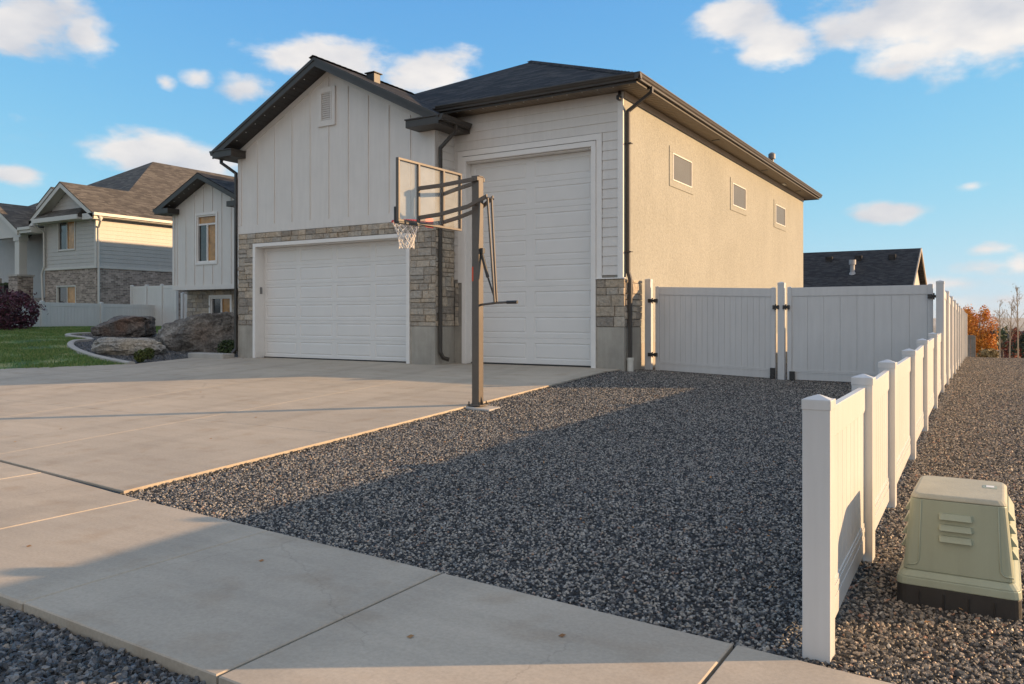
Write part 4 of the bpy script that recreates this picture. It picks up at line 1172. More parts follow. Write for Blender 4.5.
for s_, xx in ((-1, UX0), (1, UX1)):       # louvres on the sides
    for z in (UZ + .30, UZ + .37, UZ + .44, UZ + .51):
        e = fx(z); x = xx - s_ * e; ya, yb = UY0 + .16, UY1 - .16
        mb.hexa([(x - s_ * .004, ya, z), (x - s_ * .004, yb, z), (x - s_ * .004, yb, z + .055), (x - s_ * .004, ya, z + .055)],
                [(x + s_ * .03, ya + .005, z + .002), (x + s_ * .03, yb - .005, z + .002), (x + s_ * .002, yb - .008, z + .053), (x + s_ * .002, ya + .008, z + .053)])
mb.build('louvre', UTIL, body, bevel=.002)
mb = MB(); taper(mb, UX0, UX1, UY0, UY1, ZB1 + .001, ZB1 + .028, .066, .085, .05); mb.build('lid', UTILT, body, bevel=.010)
mb = MB(); mb.box(-.09, -.05, 5.46, 5.51, ZB1 + .028, ZB1 + .031); mb.build('badge', TRIM, body)
mb = MB(); mb.box(-.105, -.035, 5.43, 5.53, ZB1 + .0282, ZB1 + .0295); mb.build('label_plate', UTIL, body)

# ------------------------------------------------------------------ fallen leaves
mb = MB(); rg = random.Random(77)
k = 0
while k < 330:
    x = rg.uniform(-6.7, 1.8); y = rg.uniform(4.6, 16) if x < -.9 or rg.random() < .5 else rg.uniform(4.3, 26)
    if -1.05 < x < -.55: continue
    if rg.random() < .45: y = 4.5 + (y - 4.5) * .35
    z = H(x, y) + rg.uniform(.004, .014); q = Vector((x, y, z)); a = Vector((rg.gauss(0, 1), rg.gauss(0, 1), rg.gauss(0, .3))).normalized(); b = a.cross(Vector((0, 0, 1))).normalized(); b.z += rg.uniform(-.4, .4)
    l = rg.uniform(.008, .019)
    mb.face([q - a * l, q - a * l * .3 + b * l * .5, q + a * l * .5 + b * l * .35 + Vector((0, 0, l * .3)), q + a * l, q + a * l * .4 - b * l * .5, q - a * l * .4 - b * l * .45]); k += 1
for (x, y) in ((-2.55, 3.2), (-9.2, 8.0), (-8.4, 6.6), (-11, 6.2), (-4.2, 3.7), (-5.9, 3.1), (-1.9, 3.6), (-12.5, 9.6), (-10.6, 5.4)):
    z = H(x, y) + .008; q = Vector((x, y, z)); a = Vector((.8, .5, .1)) * .022; b = Vector((-.4, .8, .35)) * .014
    mb.face([q - a, q + b, q + a, q - b])
LEAFM = leafmat('fallen_leaf', [(.3, (.20, .085, .03)), (.55, (.33, .16, .05)), (.75, (.42, .30, .15))])
stuff(mb.build('fallen_leaves', LEAFM, normals=False), 'small dry brown and orange leaves scattered over the gravel', 'leaves')

# ------------------------------------------------------------------ boulders and shrubs
import bmesh
def boulder(name, label, loc, size, m, seed, cuts=7, flat=0., block=1.):
    bm = bmesh.new(); bmesh.ops.create_icosphere(bm, subdivisions=6, radius=1.0)
    rg = random.Random(seed); pl = []
    for _ in range(cuts):
        n = Vector((rg.uniform(-1, 1), rg.uniform(-1, 1), rg.uniform(-.1, .9))).normalized(); pl.append((n, rg.uniform(.62, .86)))
    if flat: pl.append((Vector((.04, -.05, 1)).normalized(), flat))
    for v in bm.verts:
        p = v.co.copy(); p = Vector([math.copysign(abs(c) ** block, c) for c in p])
        for n, d in pl:
            k = p.dot(n) - d
            if k > 0: p -= n * k
        o = Vector((seed * 3.1, 0, 0))
        w = noise.fractal(p * 1.6 + o, 1., 2., 5) * .11 + noise.ridged_multi_fractal(p * 2.6 + o, .9, 2.1, 5, 1., 2.) * .05 - .05
        st = abs(noise.noise(Vector((p.x * 2.2 + seed, p.y * 2.2, p.z * 4)))) * .05
        p *= 1 + w - st
        v.co = Vector((p.x * size[0], p.y * size[1], p.z * size[2]))
    me = bpy.data.meshes.new(name); bm.to_mesh(me); bm.free(); me.materials.append(m)
    me.polygons.foreach_set('use_smooth', [False] * len(me.polygons))
    o = bpy.data.objects.new(name, me); COL.objects.link(o); o.location = loc
    return tag(o, label, 'boulder', 'landscape boulders in the planter bed')
b1 = boulder('boulder', 'flat topped blocky rust stained boulder at the back of the bed', (-28.15, 18.25, -.33), (.98, .75, .46), BOULA, 3, cuts=3, flat=.86, block=.42)
b1.rotation_euler = (0, 0, .55)
b2 = boulder('boulder', 'low pale grey slab boulder lying at the front of the bed', (-21.75, 14.3, -.84), (1.02, .66, .32), BOULB, 11, cuts=5, block=.8)
b2.rotation_euler = (0, .03, .55)
b3 = boulder('boulder', 'large slanting grey brown boulder beside the house wing', (-21.45, 16.6, -.66), (1.3, .95, .80), BOULC, 24, cuts=7, block=.7)
b3.rotation_euler = (.1, -.2, .5)

def cloud(mb, c, rad, n, s, seed, hollow=.35, elong=1.6, lumps=0):
    rg = random.Random(seed); C3 = []
    for _ in range(lumps): C3.append((Vector((rg.gauss(0, .45), rg.gauss(0, .45), rg.uniform(-.6, .75))), rg.uniform(.3, .5)))
    k = 0
    while k < n:
        p = Vector((rg.uniform(-1, 1), rg.uniform(-1, 1), rg.uniform(-1, 1)))
        if lumps:
            q, r = C3[rg.randrange(lumps)]; d = Vector((rg.gauss(0, 1), rg.gauss(0, 1), rg.gauss(0, 1))).normalized() * r * rg.random() ** .5; p = q + d
        else:
            if p.length > 1 or p.length < hollow: continue
            if noise.noise(p * 2.2 + Vector((seed, 0, 0))) < -.12 and p.length > .5: continue
        pos = Vector((c[0] + p.x * rad[0], c[1] + p.y * rad[1], c[2] + p.z * rad[2]))
        a = Vector((rg.gauss(0, 1), rg.gauss(0, 1), rg.gauss(0, 1))).normalized(); b = a.cross(Vector((rg.gauss(0, 1), rg.gauss(0, 1), rg.gauss(0, 1)))).normalized()
        ss = s * rg.uniform(.6, 1.4)
        mb.face([pos - a * ss * elong / 2, pos + b * ss * .45, pos + a * ss * elong / 2, pos - b * ss * .45]); k += 1
def shrub(name, label, loc, rad, m, n, s, seed, cat='shrub', group=None, stems=6):
    t = thing(name, label, cat, loc, group)
    mb = MB(); cloud(mb, (loc[0], loc[1], loc[2] + rad[2] * .95), rad, n, s, seed); mb.build('foliage', m, t, normals=False)
    mb = MB(); rg = random.Random(seed)
    for _ in range(stems):
        a = rg.uniform(0, 6.28); mb.sweep([loc, (loc[0] + math.cos(a) * rad[0] * .3, loc[1] + math.sin(a) * rad[1] * .3, loc[2] + rad[2] * .7), (loc[0] + math.cos(a) * rad[0] * .7, loc[1] + math.sin(a) * rad[1] * .7, loc[2] + rad[2] * 1.5)], .012, 5, r1=.004)
    mb.build('stem', BARK, t)
    return t
shrub('shrub', 'small round yellow green shrub, front one beside the pale slab boulder', (-19.65, 13.2, H(-19.65, 13.2)), (.16, .16, .17), L_BOX, 1100, .035, 5, group='small round shrubs in the bed')
shrub('shrub', 'small round yellow green shrub just behind the front one', (-20.1, 13.75, H(-20.1, 13.75)), (.16, .16, .16), L_BOX, 1000, .035, 6, group='small round shrubs in the bed')
shrub('shrub', 'dark green shrub at the foot of the big slanting boulder', (-19.1, 15.6, H(-19.1, 15.6)), (.32, .3, .24), L_GREEN, 1100, .045, 8)
shrub('shrub', 'dark green shrub under the small basement window', (-19.6, 17.6, -.75), (.5, .4, .62), L_GREEN, 1300, .06, 9)
shrub('shrub', 'dark leafy shrub between the two back boulders', (-24.6, 18.9, -.95), (.42, .4, .46), L_GREEN, 900, .055, 10)
shrub('shrub', 'pale yellowing shrub left of the big slanting boulder', (-23.6, 18.4, -.95), (.4, .35, .33), L_BOX, 600, .05, 11)
# burgundy barberry with arching shoots
t = thing('burgundy_shrub', 'burgundy leaved shrub with arching shoots in front of the white fence', 'shrub', (-33.0, 16.3, -.45))
mb = MB(); cloud(mb, (-33.0, 16.3, .25), (1.1, 1.35, .95), 5200, .075, 14)
st = MB(); rg = random.Random(3)
for k in range(46):
    a = rg.uniform(0, 6.28); l = rg.uniform(.9, 1.8); h = rg.uniform(.9, 1.7)
    p0 = Vector((-33.0, 16.3, -.45)); p3 = p0 + Vector((math.cos(a) * l, math.sin(a) * l, h * rg.uniform(.6, 1))); p2 = p0 + Vector((math.cos(a) * l * .5, math.sin(a) * l * .5, h))
    st.sweep([p0, p0.lerp(p2, .5) + Vector((0, 0, .15)), p2, p3], .012, 4, r1=.004)
    for j in range(26):
        q = p2.lerp(p3, rg.random()) + Vector((rg.gauss(0, .05), rg.gauss(0, .05), rg.gauss(0, .05))); aa = Vector((rg.gauss(0, 1), rg.gauss(0, 1), rg.gauss(0, 1))).normalized(); bb_ = aa.cross(Vector((0, .3, 1))).normalized()
        mb.face([q - aa * .05, q + bb_ * .03, q + aa * .05, q - bb_ * .03])
mb.build('foliage', L_BURG, t, normals=False); st.build('stem', BARK, t)

# ------------------------------------------------------------------ neighbour house on the left
NH = thing('house', 'cream sided house with brown hip roof and grey brick base beyond the lawn', 'house', (-45, 28, -.5))
NX, NXL, NY, NYE, NZE = -38.4, -43.0, 23.4, 42., 5.2
ZBR = 2.48
nr = lambda x, d=0.: 6.9 - d - .61 * abs(x + 40.7)
wu = (-41.72, -40.25, 3.5, 5.0); wb = (-41.85, -40.2, .55, 1.62)
mb = MB(); holes(mb, 'y', NY + .02, NY + .2, NXL, NX - .201, -.8, ZBR, [wb]); mb.box(NX - .2, NX, NY + .02, NYE, -.8, ZBR); mb.box(-53, NXL, NY + 2.6, NY + 2.8, -.8, ZBR)
mb.build('brick_wall', BRICK, NH)
mb = MB()
lap(mb, 'y', NY + .02, -1, NXL, NX, ZBR + .12, 4.95, hs=[wu], exp=.2); lap(mb, 'x', NX, 1, NY, NYE, ZBR + .12, 5.0, exp=.2)
zz = 4.95
while zz < 6.5:
    hw = (6.65 - zz - .1) / .61
    mb.hexa([(-40.7 - hw, NY + .02, zz), (-40.7 + hw, NY + .02, zz), (-40.7 + hw, NY + .02 - .0, zz + .2), (-40.7 - hw, NY + .02, zz + .2)], [(-40.7 - hw, NY - .002, zz), (-40.7 + hw, NY - .002, zz), (-40.7 + hw - .3, NY + .014, zz + .2), (-40.7 - hw + .3, NY + .014, zz + .2)])
    zz += .2
lap(mb, 'y', NY + 2.6, -1, -53, NXL, 1.2, 5.1, hs=[(-47.7, -46.2, 1.9, 4.4), (-44.6, -43.5, 1.0, 3.6)], exp=.2)
lap(mb, 'x', NXL, -1, NY, NY + 2.6, ZBR, 5.0, exp=.2)
mb.build('siding', NSIDE, NH)
mb = MB()
holes(mb, 'y', NY + .021, NY + .2, NXL, NX - .203, ZBR, 4.95, [wu]); mb.box(NX - .2, NX - .001, NY + .021, NYE, ZBR, 5.1); mb.prism([(NXL, 4.95), (NX, 4.95), (-40.7, 6.6)], 'y', NY + .022, NY + .2)
holes(mb, 'y', NY + 2.601, NY + 2.8, -53, NXL, ZBR, 5.1, [(-47.7, -46.2, 1.9, 4.4), (-44.6, -43.5, 1.0, 3.6)]); mb.box(NXL, NXL + .2, NY + .2, NY + 2.6, -.8, 5.)
mb.build('wall_core', NSIDE, NH)
mb = MB()
mb.box(NX - .1, NX + .03, NY - .03, NY + .09, ZBR + .125, 4.95); mb.box(NXL, NXL + .1, NY - .03, NY + .01, ZBR + .125, 4.95)
mb.box(NXL - .02, NX + .05, NY - .05, NY + .05, ZBR, ZBR + .12); mb.box(NX, NX + .05, NY + .051, NYE, ZBR, ZBR + .12)
for xe in (-43.6, -37.85): # rake boards
    mb.prism([(-40.7, 6.87), (xe, nr(xe, .03)), (xe, nr(xe, .3)), (-40.7, 6.6)], 'y', NY - .5, NY - .44)
    mb.prism([(-40.7, 6.66), (xe, nr(xe, .24)), (xe, nr(xe, .26)), (-40.7, 6.64)], 'y', NY - .439, NY + .03)
mb.box(-43.6, -42.7, NY - .5, NY, 4.82, 5.1); mb.box(-38.75, -37.85, NY - .5, NY, 4.85, 5.14)
mb.box(-37.85, -37.74, NY - .5, NYE, 5.02, 5.16); mb.box(NX, -37.86, NY + .01, NYE, 4.97, 5.02)
mb.build('trim', NTRIM, NH, bevel=.005)
mb = MB()   # small shed roof under the gable
mb.hexa([(-43.0, NY - .6, 5.0), (-39.0, NY - .6, 5.0), (-39.0, NY, 5.0), (-43.0, NY, 5.0)], [(-43.0, NY - .6, 5.14), (-39.0, NY - .6, 5.14), (-39.2, NY - .05, 5.55), (-42.8, NY - .05, 5.55)])
mb.build('eyebrow_roof', SHINGLEB, NH)
mb = MB(); mb.box(-43.05, -38.95, NY - .66, NY - .601, 4.9, 5.12); mb.box(-43.05, -38.95, NY - .6, NY - .0, 4.9, 4.99); mb.build('eyebrow_fascia', NTRIM, NH)
# roofs: hip body + wing gable
mb = MB()
hx0, hx1, hy0, hy1, hw = -53.1, -37.85, 23.8, 48., 7.62; hz = 5.17 + .605 * hw
A = (hx0, hy0, 5.17); B = (hx1, hy0, 5.17); C2 = (hx1, hy1, 5.17); D2 = (hx0, hy1, 5.17); E1 = (hx0 + hw, hy0 + hw, hz); E2 = (hx0 + hw, hy1 - hw, hz)
for q in ([A, B, E1], [B, C2, E2, E1], [C2, D2, E2], [D2, A, E1, E2]): roof_slab(mb, q, .05)
for xe in (-43.6, -37.85): roof_slab(mb, [(xe, NY - .52, nr(xe) - .01), (-40.7, NY - .52, 6.9), (-40.7, 28.5, 6.9), (xe, 28.5, nr(xe) - .01)], .05)
# entry gable roof and small dormer gable
er = lambda x: 6.3 - .6 * abs(x + 46.9)
for xe in (-49.6, -44.2): roof_slab(mb, [(xe, 22.6, er(xe)), (-46.9, 22.6, 6.3), (-46.9, 29, 6.3), (xe, 29, er(xe))], .05)
dr = lambda x: 7.2 - .62 * abs(x + 44.6)
for xe in (-46.1, -43.1): roof_slab(mb, [(xe, 24.6, dr(xe)), (-44.6, 24.6, 7.2), (-44.6, 29, 7.2), (xe, 29, dr(xe))], .05)
nrf = mb.build('roof', SHINGLEB, NH)
mb = MB()
for xe in (-49.6, -44.2):
    mb.prism([(-46.9, 6.27), (xe, er(xe) - .03), (xe, er(xe) - .32), (-46.9, 5.98)], 'y', 22.62, 22.7)
for xe in (-46.1, -43.1):
    mb.prism([(-44.6, 7.17), (xe, dr(xe) - .03), (xe, dr(xe) - .26), (-44.6, 6.94)], 'y', 24.62, 24.7)
mb.prism([(-46.0, 6.2), (-43.2, 6.2), (-44.6, 7.0)], 'y', 24.9, 25.0)
mb.prism([(-49.3, 4.62), (-44.5, 4.62), (-46.9, 6.0)], 'y', 22.95, 23.1)
mb.box(-49.4, -44.4, 22.9, 23.3, 4.3, 4.62); mb.box(-44.4, -43.0, 22.7, 23.4, 4.45, 4.72); mb.box(-44.2, -43.0, 22.62, 22.7, 4.60, 4.75)
mb.build('gable_trim', NTRIM, NH)
for cx in (-44.75,):
    mb = MB(); mb.box(cx - .22, cx + .22, 22.9, 23.3, 2.3, 4.3); mb.box(cx - .28, cx + .28, 22.85, 23.35, 4.1, 4.3); mb.build('porch_column', NTRIM, NH)
    mb = MB(); mb.box(cx - .45, cx + .45, 22.7, 23.5, .6, 2.2); mb.build('column_pier', BRICK, NH)
    mb = MB(); mb.box(cx - .5, cx + .5, 22.65, 23.55, 2.2, 2.3); mb.build('pier_cap', CURBM, NH)
mb = MB(); mb.box(-48.2, -47.8, 22.9, 23.3, 2.3, 4.3); mb.build('porch_column', NTRIM, NH)
mb = MB(); mb.box(-48.5, -47.5, 22.7, 23.5, .6, 2.2); mb.build('column_pier', BRICK, NH)
mb = MB(); mb.box(-53, -43.0, 22.6, 26., .3, .9); mb.build('porch_floor', CURBM, NH)
def nwin(*a, **k): return window(*a, m=NTRIM, w=.035, **k)
nwin(wu[0], wu[1], wu[2], wu[3], NY, NH, mull=-40.98, trim=.06, depth=.12)
nwin(wb[0], wb[1], wb[2], wb[3], NY + .02, NH, mull=-41.0, trim=.05, depth=.12)
nwin(-47.7, -46.2, 1.9, 4.4, NY + 2.6, NH, mull=-46.9, trans=3.6, trim=.1, depth=.12)
mb = MB(); mb.box(-44.6, -43.5, NY + 2.65, NY + 2.72, 1.0, 3.6); mb.build('front_door', DOORRED, NH)
def rspout(path, nm='downspout'):
    mb = MB(); mb.sweep(path, .055, 6); mb.build(nm, NTRIM, NH)
rspout([(-37.8, NY - .2, 5.05), (-37.85, NY - .1, 4.8), (NX + .06, NY + .1, 4.5), (NX + .06, NY + .1, -.4)])
rspout([(-43.1, NY - .55, 4.85), (-42.9, NY - .1, 4.5), (-42.9, NY - .08, 2.7), (-43.1, NY - .1, 2.3), (-42.95, NY - .1, .0)])
# terrace wall with pots
tw = MB(); stones(tw, 'y', 22.3, -1, -53, -43.1, -.5, .75, 55, depth=.18)
tw.box(-53, -43.1, 22.3, 22.6, -.6, .74)
tag(tw.build('retaining_wall', STONE), 'stacked rock retaining wall under the neighbouring porch', 'wall')
mb = MB(); t = thing('planter_pot', 'tall black square planter on the neighbouring porch', 'pot', (-46.0, 22.9, .9))
mb.hexa([(-46.35, 22.8, .9), (-45.75, 22.8, .9), (-45.75, 23.3, .9), (-46.35, 23.3, .9)], [(-46.45, 22.7, 1.75), (-45.65, 22.7, 1.75), (-45.65, 23.4, 1.75), (-46.45, 23.4, 1.75)]); mb.build('pot', POTB, t)
mb = MB(); cloud(mb, (-46.05, 23.05, 1.8), (.35, .3, .1), 300, .08, 2); mb.build('soil_plants', L_GREEN, t, normals=False)
t = thing('flower_pot', 'orange pot with red chrysanthemums on the neighbouring porch ledge', 'pot', (-47.2, 22.75, .75))
mb = MB(); mb.sweep([(-47.2, 22.75, .76), (-47.2, 22.75, 1.1)], .26, 14, r1=.4); mb.build('pot', ORANGEP, t)
mb = MB(); cloud(mb, (-47.2, 22.75, 1.3), (.55, .5, .28), 1400, .06, 4); mb.build('flowers', REDP, t, normals=False)

# ------------------------------------------------------------------ house behind (dark roof over the gates)
BHs = thing('house', 'house behind the gates showing only its dark grey shingle roof', 'house', (-18, 70, -4.5))
mb = MB()
ry, rzz, ey, ez = 67., 5.2, 60.5, 1.9
roof_slab(mb, [(-40, ey, ez), (-5.3, ey, ez), (-5.3, ry, rzz), (-40, ry, rzz)], .15); roof_slab(mb, [(-40, ry, rzz), (-5.3, ry, rzz), (-5.3, 73.5, ez), (-40, 73.5, ez)], .15)
brf = mb.build('roof', SHINGLED, BHs)
mb = MB(); mb.box(-39.5, -5.7, 61, 73, -6, ez); mb.prism([(61, ez), (73, ez), (67, rzz - .15)], 'x', -5.9, -5.7); mb.build('wall', NSIDE, BHs)
mb = MB(); mb.prism([(ey, ez - .15), (ry, rzz - .15), (ry, rzz + .02), (ey, ez + .02)], 'x', -5.3, -5.22); mb.prism([(ry, rzz - .15), (73.5, ez - .15), (73.5, ez + .02), (ry, rzz + .02)], 'x', -5.3, -5.22); mb.build('rake_board', FRIEZE, BHs)
for x in (-11.7, -9.6, -7.3):
    mb = MB(); mb.box(x, x + .5, 65.2, 65.7, 4.2, 4.72); mb.build('roof_vent', SHINGLED, brf, bevel=.05)
mb = MB(); mb.sweep([(-9.45, 63.2, 3.1), (-9.45, 63.2, 3.9)], .16, 12); mb.sweep([(-9.45, 63.2, 3.9), (-9.45, 63.2, 4.25)], .24, 12); mb.sweep([(-9.45, 63.2, 3.0), (-9.45, 63.2, 3.35)], .35, 12, r1=.18)
mb.build('flue_pipe', mat('galvanised', (.35, .35, .36)), brf)

# ------------------------------------------------------------------ valley: trees, houses
def branchy(mb, p, d, l, r, depth, rg, tips):
    q = p + d * l; mid = p + d * l * .5 + Vector((rg.gauss(0, .04), rg.gauss(0, .04), 0)) * l
    mb.sweep([p, mid, q], r, 5 if depth < 3 else 7, r1=r * .62, cap=False)
    tips.append(q)
    if depth == 0: return
    for k in range(rg.choice([2, 3])):
        nd = (d + Vector((rg.gauss(0, .38), rg.gauss(0, .38), rg.uniform(-.05, .35)))).normalized()
        branchy(mb, q if k < 2 else mid, nd, l * rg.uniform(.62, .8), r * .6, depth - 1, rg, tips)
def bare_tree(x, y, h, label, seed, lean=0.):
    z = H(x, y) - .05; t = thing('bare_tree', label, 'tree', (x, y, z), 'young bare trees at the end of the gravel strip'); rg = random.Random(seed)
    mb = MB(); mb.sweep([(x, y, z), (x + lean * .3, y, z + h * .5), (x + lean, y, z + h)], .035, 7, r1=.009); mb.build('trunk', PALEBARK, t)
    mb = MB(); tips = []
    for k in range(15):
        f = rg.uniform(.35, .97); a = rg.uniform(0, 6.28); l = (1.05 - f) * h * .32 + .15
        branchy(mb, Vector((x + lean * f, y, z + h * f)), Vector((math.cos(a) * .5, math.sin(a) * .5, .9)).normalized(), l * .5, .013, 2, rg, tips)
    cr = mb.build('branches', PALEBARK, t)
    mb = MB()
    for q in tips:
        for _ in range(1):
            p = q + Vector((rg.gauss(0, .07), rg.gauss(0, .07), rg.gauss(0, .07))); a = Vector((rg.gauss(0, 1), rg.gauss(0, 1), rg.gauss(0, 1))).normalized(); b = a.cross(Vector((.1, .3, 1))).normalized()
            mb.face([p - a * .02, p + b * .014, p + a * .02, p - b * .014])
    mb.build('leaves', L_BUD, cr, normals=False)
bare_tree(-.16, 40.5, 2.4, 'leafless young tree, leftmost of the three at the end of the gravel strip', 2)
bare_tree(.2, 41.5, 2.6, 'leafless young tree, middle one of the three at the end of the gravel strip', 3, .1)
bare_tree(.5, 39.5, 3.0, 'tallest leafless young tree at the right edge of the gravel strip', 4, -.05)
def tree(name, label, x, y, h, w, m, seed, n=6000, s=.22, group=None, ground=None):
    z = (H(x, y) if ground is None else ground) - .1; t = thing(name, label, 'tree', (x, y, z), group)
    rg = random.Random(seed); mb = MB(); mb.sweep([(x, y, z), (x + .1, y, z + h * .4), (x, y, z + h * .85)], w * .06, 8, r1=.03)
    for k in range(9):
        a = rg.uniform(0, 6.28); f = rg.uniform(.2, .6); mb.sweep([(x, y, z + h * f), (x + math.cos(a) * w * .4, y + math.sin(a) * w * .4, z + h * (f + .25))], w * .022, 5, r1=.01)
    mb.build('trunk', BARK, t)
    mb = MB(); cloud(mb, (x, y, z + h * .57), (w * .62, w * .62, h * .46), n, s, seed, lumps=22, elong=1.3); mb.build('crown', m, t, normals=False)
    return t
tree('orange_tree', 'darker orange autumn tree just right of the end of the tall fence', -2.75, 80, 5.5, 1.7, L_ORANGE, 5, 9000, .10)
tree('orange_tree', 'bright orange autumn tree, the rounder one further right', -1.75, 76, 5.3, 2.2, L_ORANGE, 8, 13000, .10)
tree('red_tree', 'dull red autumn tree behind the bare trees', 1.25, 96, 4.6, 2.2, L_RED, 9, 2600, .22)
tree('evergreen_tree', 'dark evergreen tree at the right edge of the valley view', 1.9, 88, 4.2, 1.6, L_EVER, 12, 2600, .18)
t = thing('grass_clump', 'straw coloured ornamental grass clump below the orange trees', 'plant', (-.67, 45, H(-.67, 45)))
mb = MB(); cloud(mb, (-.67, 45, H(-.67, 45) + .35), (.45, .4, .25), 900, .07, 3, elong=3); mb.build('blades', L_TAN, t, normals=False)
mb = MB(); mb.sweep([(-.67, 45, H(-.67, 45) - .1), (-.67, 45, H(-.67, 45) + .3)], .2, 8); mb.build('root', BARK, t)
# grey side fence beyond
gf = thing('wood_fence', 'short weathered grey fence beyond the end of the white fence', 'fence', (-1.6, 44, -2.2))
GREYW = mat('grey_weathered_wood', (.30, .285, .26), .9, .2, 6, .3, 40, streak=.3)
for k, x in enumerate((-2.1, -1.65, -1.2)):
    mb = MB(); z = H(x, 44); mb.box(x - .05, x + .05, 44, 44.1, z - .2, -.72 - .06 * k); mb.build('post', GREYW, gf)
mb = MB()
x = -2.05
while x < -1.25: mb.box(x, x + .13, 43.96, 43.99, H(x, 44) + .05, -.80); x += .14
mb.build('boards', GREYW, gf)
def far_house(label, x, y, w, d, h, rh, wm, rm, seed, z=None, ridge='x'):
    z = H(x, y) if z is None else z; t = thing('house', label, 'house', (x, y, z), 'houses in the valley beyond the gravel strip')
    rg = random.Random(seed)
    mb = MB(); mb.box(x - w / 2, x + w / 2, y - d / 2, y + d / 2, z - 1, z + h)
    if ridge == 'x': mb.prism([(y - d / 2, z + h), (y + d / 2, z + h), (y, z + h + rh - .1)], 'x', x - w / 2, x + w / 2)
    else: mb.prism([(x - w / 2, z + h), (x + w / 2, z + h), (x, z + h + rh - .1)], 'y', y - d / 2, y + d / 2)
    mb.build('wall', wm, t)
    mb = MB(); o = .5
    if ridge == 'x':
        roof_slab(mb, [(x - w / 2 - o, y - d / 2 - o, z + h - .15), (x + w / 2 + o, y - d / 2 - o, z + h - .15), (x + w / 2 + o, y, z + h + rh), (x - w / 2 - o, y, z + h + rh)], .15)
        roof_slab(mb, [(x - w / 2 - o, y, z + h + rh), (x + w / 2 + o, y, z + h + rh), (x + w / 2 + o, y + d / 2 + o, z + h - .15), (x - w / 2 - o, y + d / 2 + o, z + h - .15)], .15)
    else:
        roof_slab(mb, [(x - w / 2 - o, y - d / 2 - o, z + h - .15), (x, y - d / 2 - o, z + h + rh), (x, y + d / 2 + o, z + h + rh), (x - w / 2 - o, y + d / 2 + o, z + h - .15)], .15)
        roof_slab(mb, [(x, y - d / 2 - o, z + h + rh), (x + w / 2 + o, y - d / 2 - o, z + h - .15), (x + w / 2 + o, y + d / 2 + o, z + h - .15), (x, y + d / 2 + o, z + h + rh)], .15)
    mb.build('roof', rm, t)
    n = max(2, int(w / 3))
    for k in range(n):
        xx = x - w / 2 + w * (k + .5) / n
        mb = MB(); mb.box(xx - .6, xx + .6, y - d / 2 - .06, y - d / 2 + .02, z + h * .45, z + h * .45 + 1.2); fr = mb.build('window', TRIM, t)
        mb = MB(); mb.box(xx - .5, xx + .5, y - d / 2 - .08, y - d / 2 - .061, z + h * .45 + .1, z + h * .45 + 1.1); mb.build('pane', GLASS, fr)
RBR = mat('red_brown_siding', (.20, .085, .055), .8, .1, 1)
BRS = mat('brown_siding', (.17, .12, .09), .8, .1, 1)
GRS = mat('pale_grey_siding', (.42, .42, .42), .8, .1, 1)
far_house('brown walled house with brown roof, nearest in the valley', -.9, 215, 9, 8, 4.4, 2.3, BRS, SHINGLEB, 1)
far_house('red brown walled house behind the tallest bare tree', 5.2, 250, 9, 8, 5.2, 2.6, RBR, SHINGLED, 2)
far_house('long pale grey house further down the valley', -3.5, 420, 26, 12, 6, 3.2, GRS, SHINGLED, 3)
far_house('cream house with dark roof deep in the valley', 12, 520, 18, 12, 6, 3.5, NSIDE, SHINGLED, 4)
far_house('small tower-like pale building on the valley floor', -17.5, 1770, 8, 8, 22, 2, GRS, GRS, 5)
far_house('long pale industrial building far out on the valley floor', 40, 1500, 90, 30, 9, 2, GRS, GRS, 6)
rg = random.Random(12)
for k in range(26):
    y = rg.uniform(150, 900); x = y * rg.uniform(-.022, .05); m_ = rg.choice([L_EVER, L_RED, L_GREEN, L_ORANGE, L_TAN])
    tree('valley_tree', 'small autumn tree among the valley houses', x, y, rg.uniform(5, 9), rg.uniform(3.5, 6), m_, 40 + k, 420, .6, group='scattered trees in the valley')
t = thing('lamp_post', 'dark lamp post standing below the crest beyond the orange trees', 'lamp post', (-.84, 76, H(-.84, 76)))
mb = MB(); z = H(-.84, 76); mb.sweep([(-.84, 76, z), (-.84, 76, z + 3.2)], .05, 8); mb.build('pole', BLACKM, t)
mb = MB(); mb.box(-.99, -.69, 75.85, 76.15, z + 3.2, z + 3.45); mb.build('lamp_head', BLACKM, t)

# ------------------------------------------------------------------ sky and sun
TH = .5476
SUN_AZ, SUN_EL = R(33.0), R(12.6)    # azimuth counter-clockwise from +X
w = bpy.data.worlds.new('World'); S.world = w; w.use_nodes = True
nt = w.node_tree; N = nt.nodes; L = nt.links; bg = N['Background']
sky = N.new('ShaderNodeTexSky'); sky.sky_type = 'NISHITA'; sky.sun_disc = False
sky.sun_elevation = SUN_EL; sky.sun_rotation = R(90) - SUN_AZ; sky.altitude = 1400; sky.air_density = 1.0; sky.dust_density = .3; sky.ozone_density = 2.6
SKYS = .138
tc = N.new('ShaderNodeTexCoord'); sep = N.new('ShaderNodeSeparateXYZ'); L.new(tc.outputs['Generated'], sep.inputs[0])
def mth(op, a, b=None, c=None):
    n = N.new('ShaderNodeMath'); n.operation = op
    for i, v in enumerate((a, b, c)):
        if v is None: continue
        if hasattr(v, 'links'): L.new(v, n.inputs[i])
        else: n.inputs[i].default_value = v
    return n.outputs[0]
az = mth('ARCTAN2', sep.outputs[0], sep.outputs[1]); el = mth('ARCSINE', sep.outputs[2])
cmb = N.new('ShaderNodeCombineXYZ'); L.new(az, cmb.inputs[0]); L.new(mth('MULTIPLY', el, 1.9), cmb.inputs[1])
nz = N.new('ShaderNodeTexNoise'); nz.inputs['Scale'].default_value = 11; nz.inputs['Detail'].default_value = 12; nz.inputs['Roughness'].default_value = .56; L.new(cmb.outputs[0], nz.inputs['Vector'])
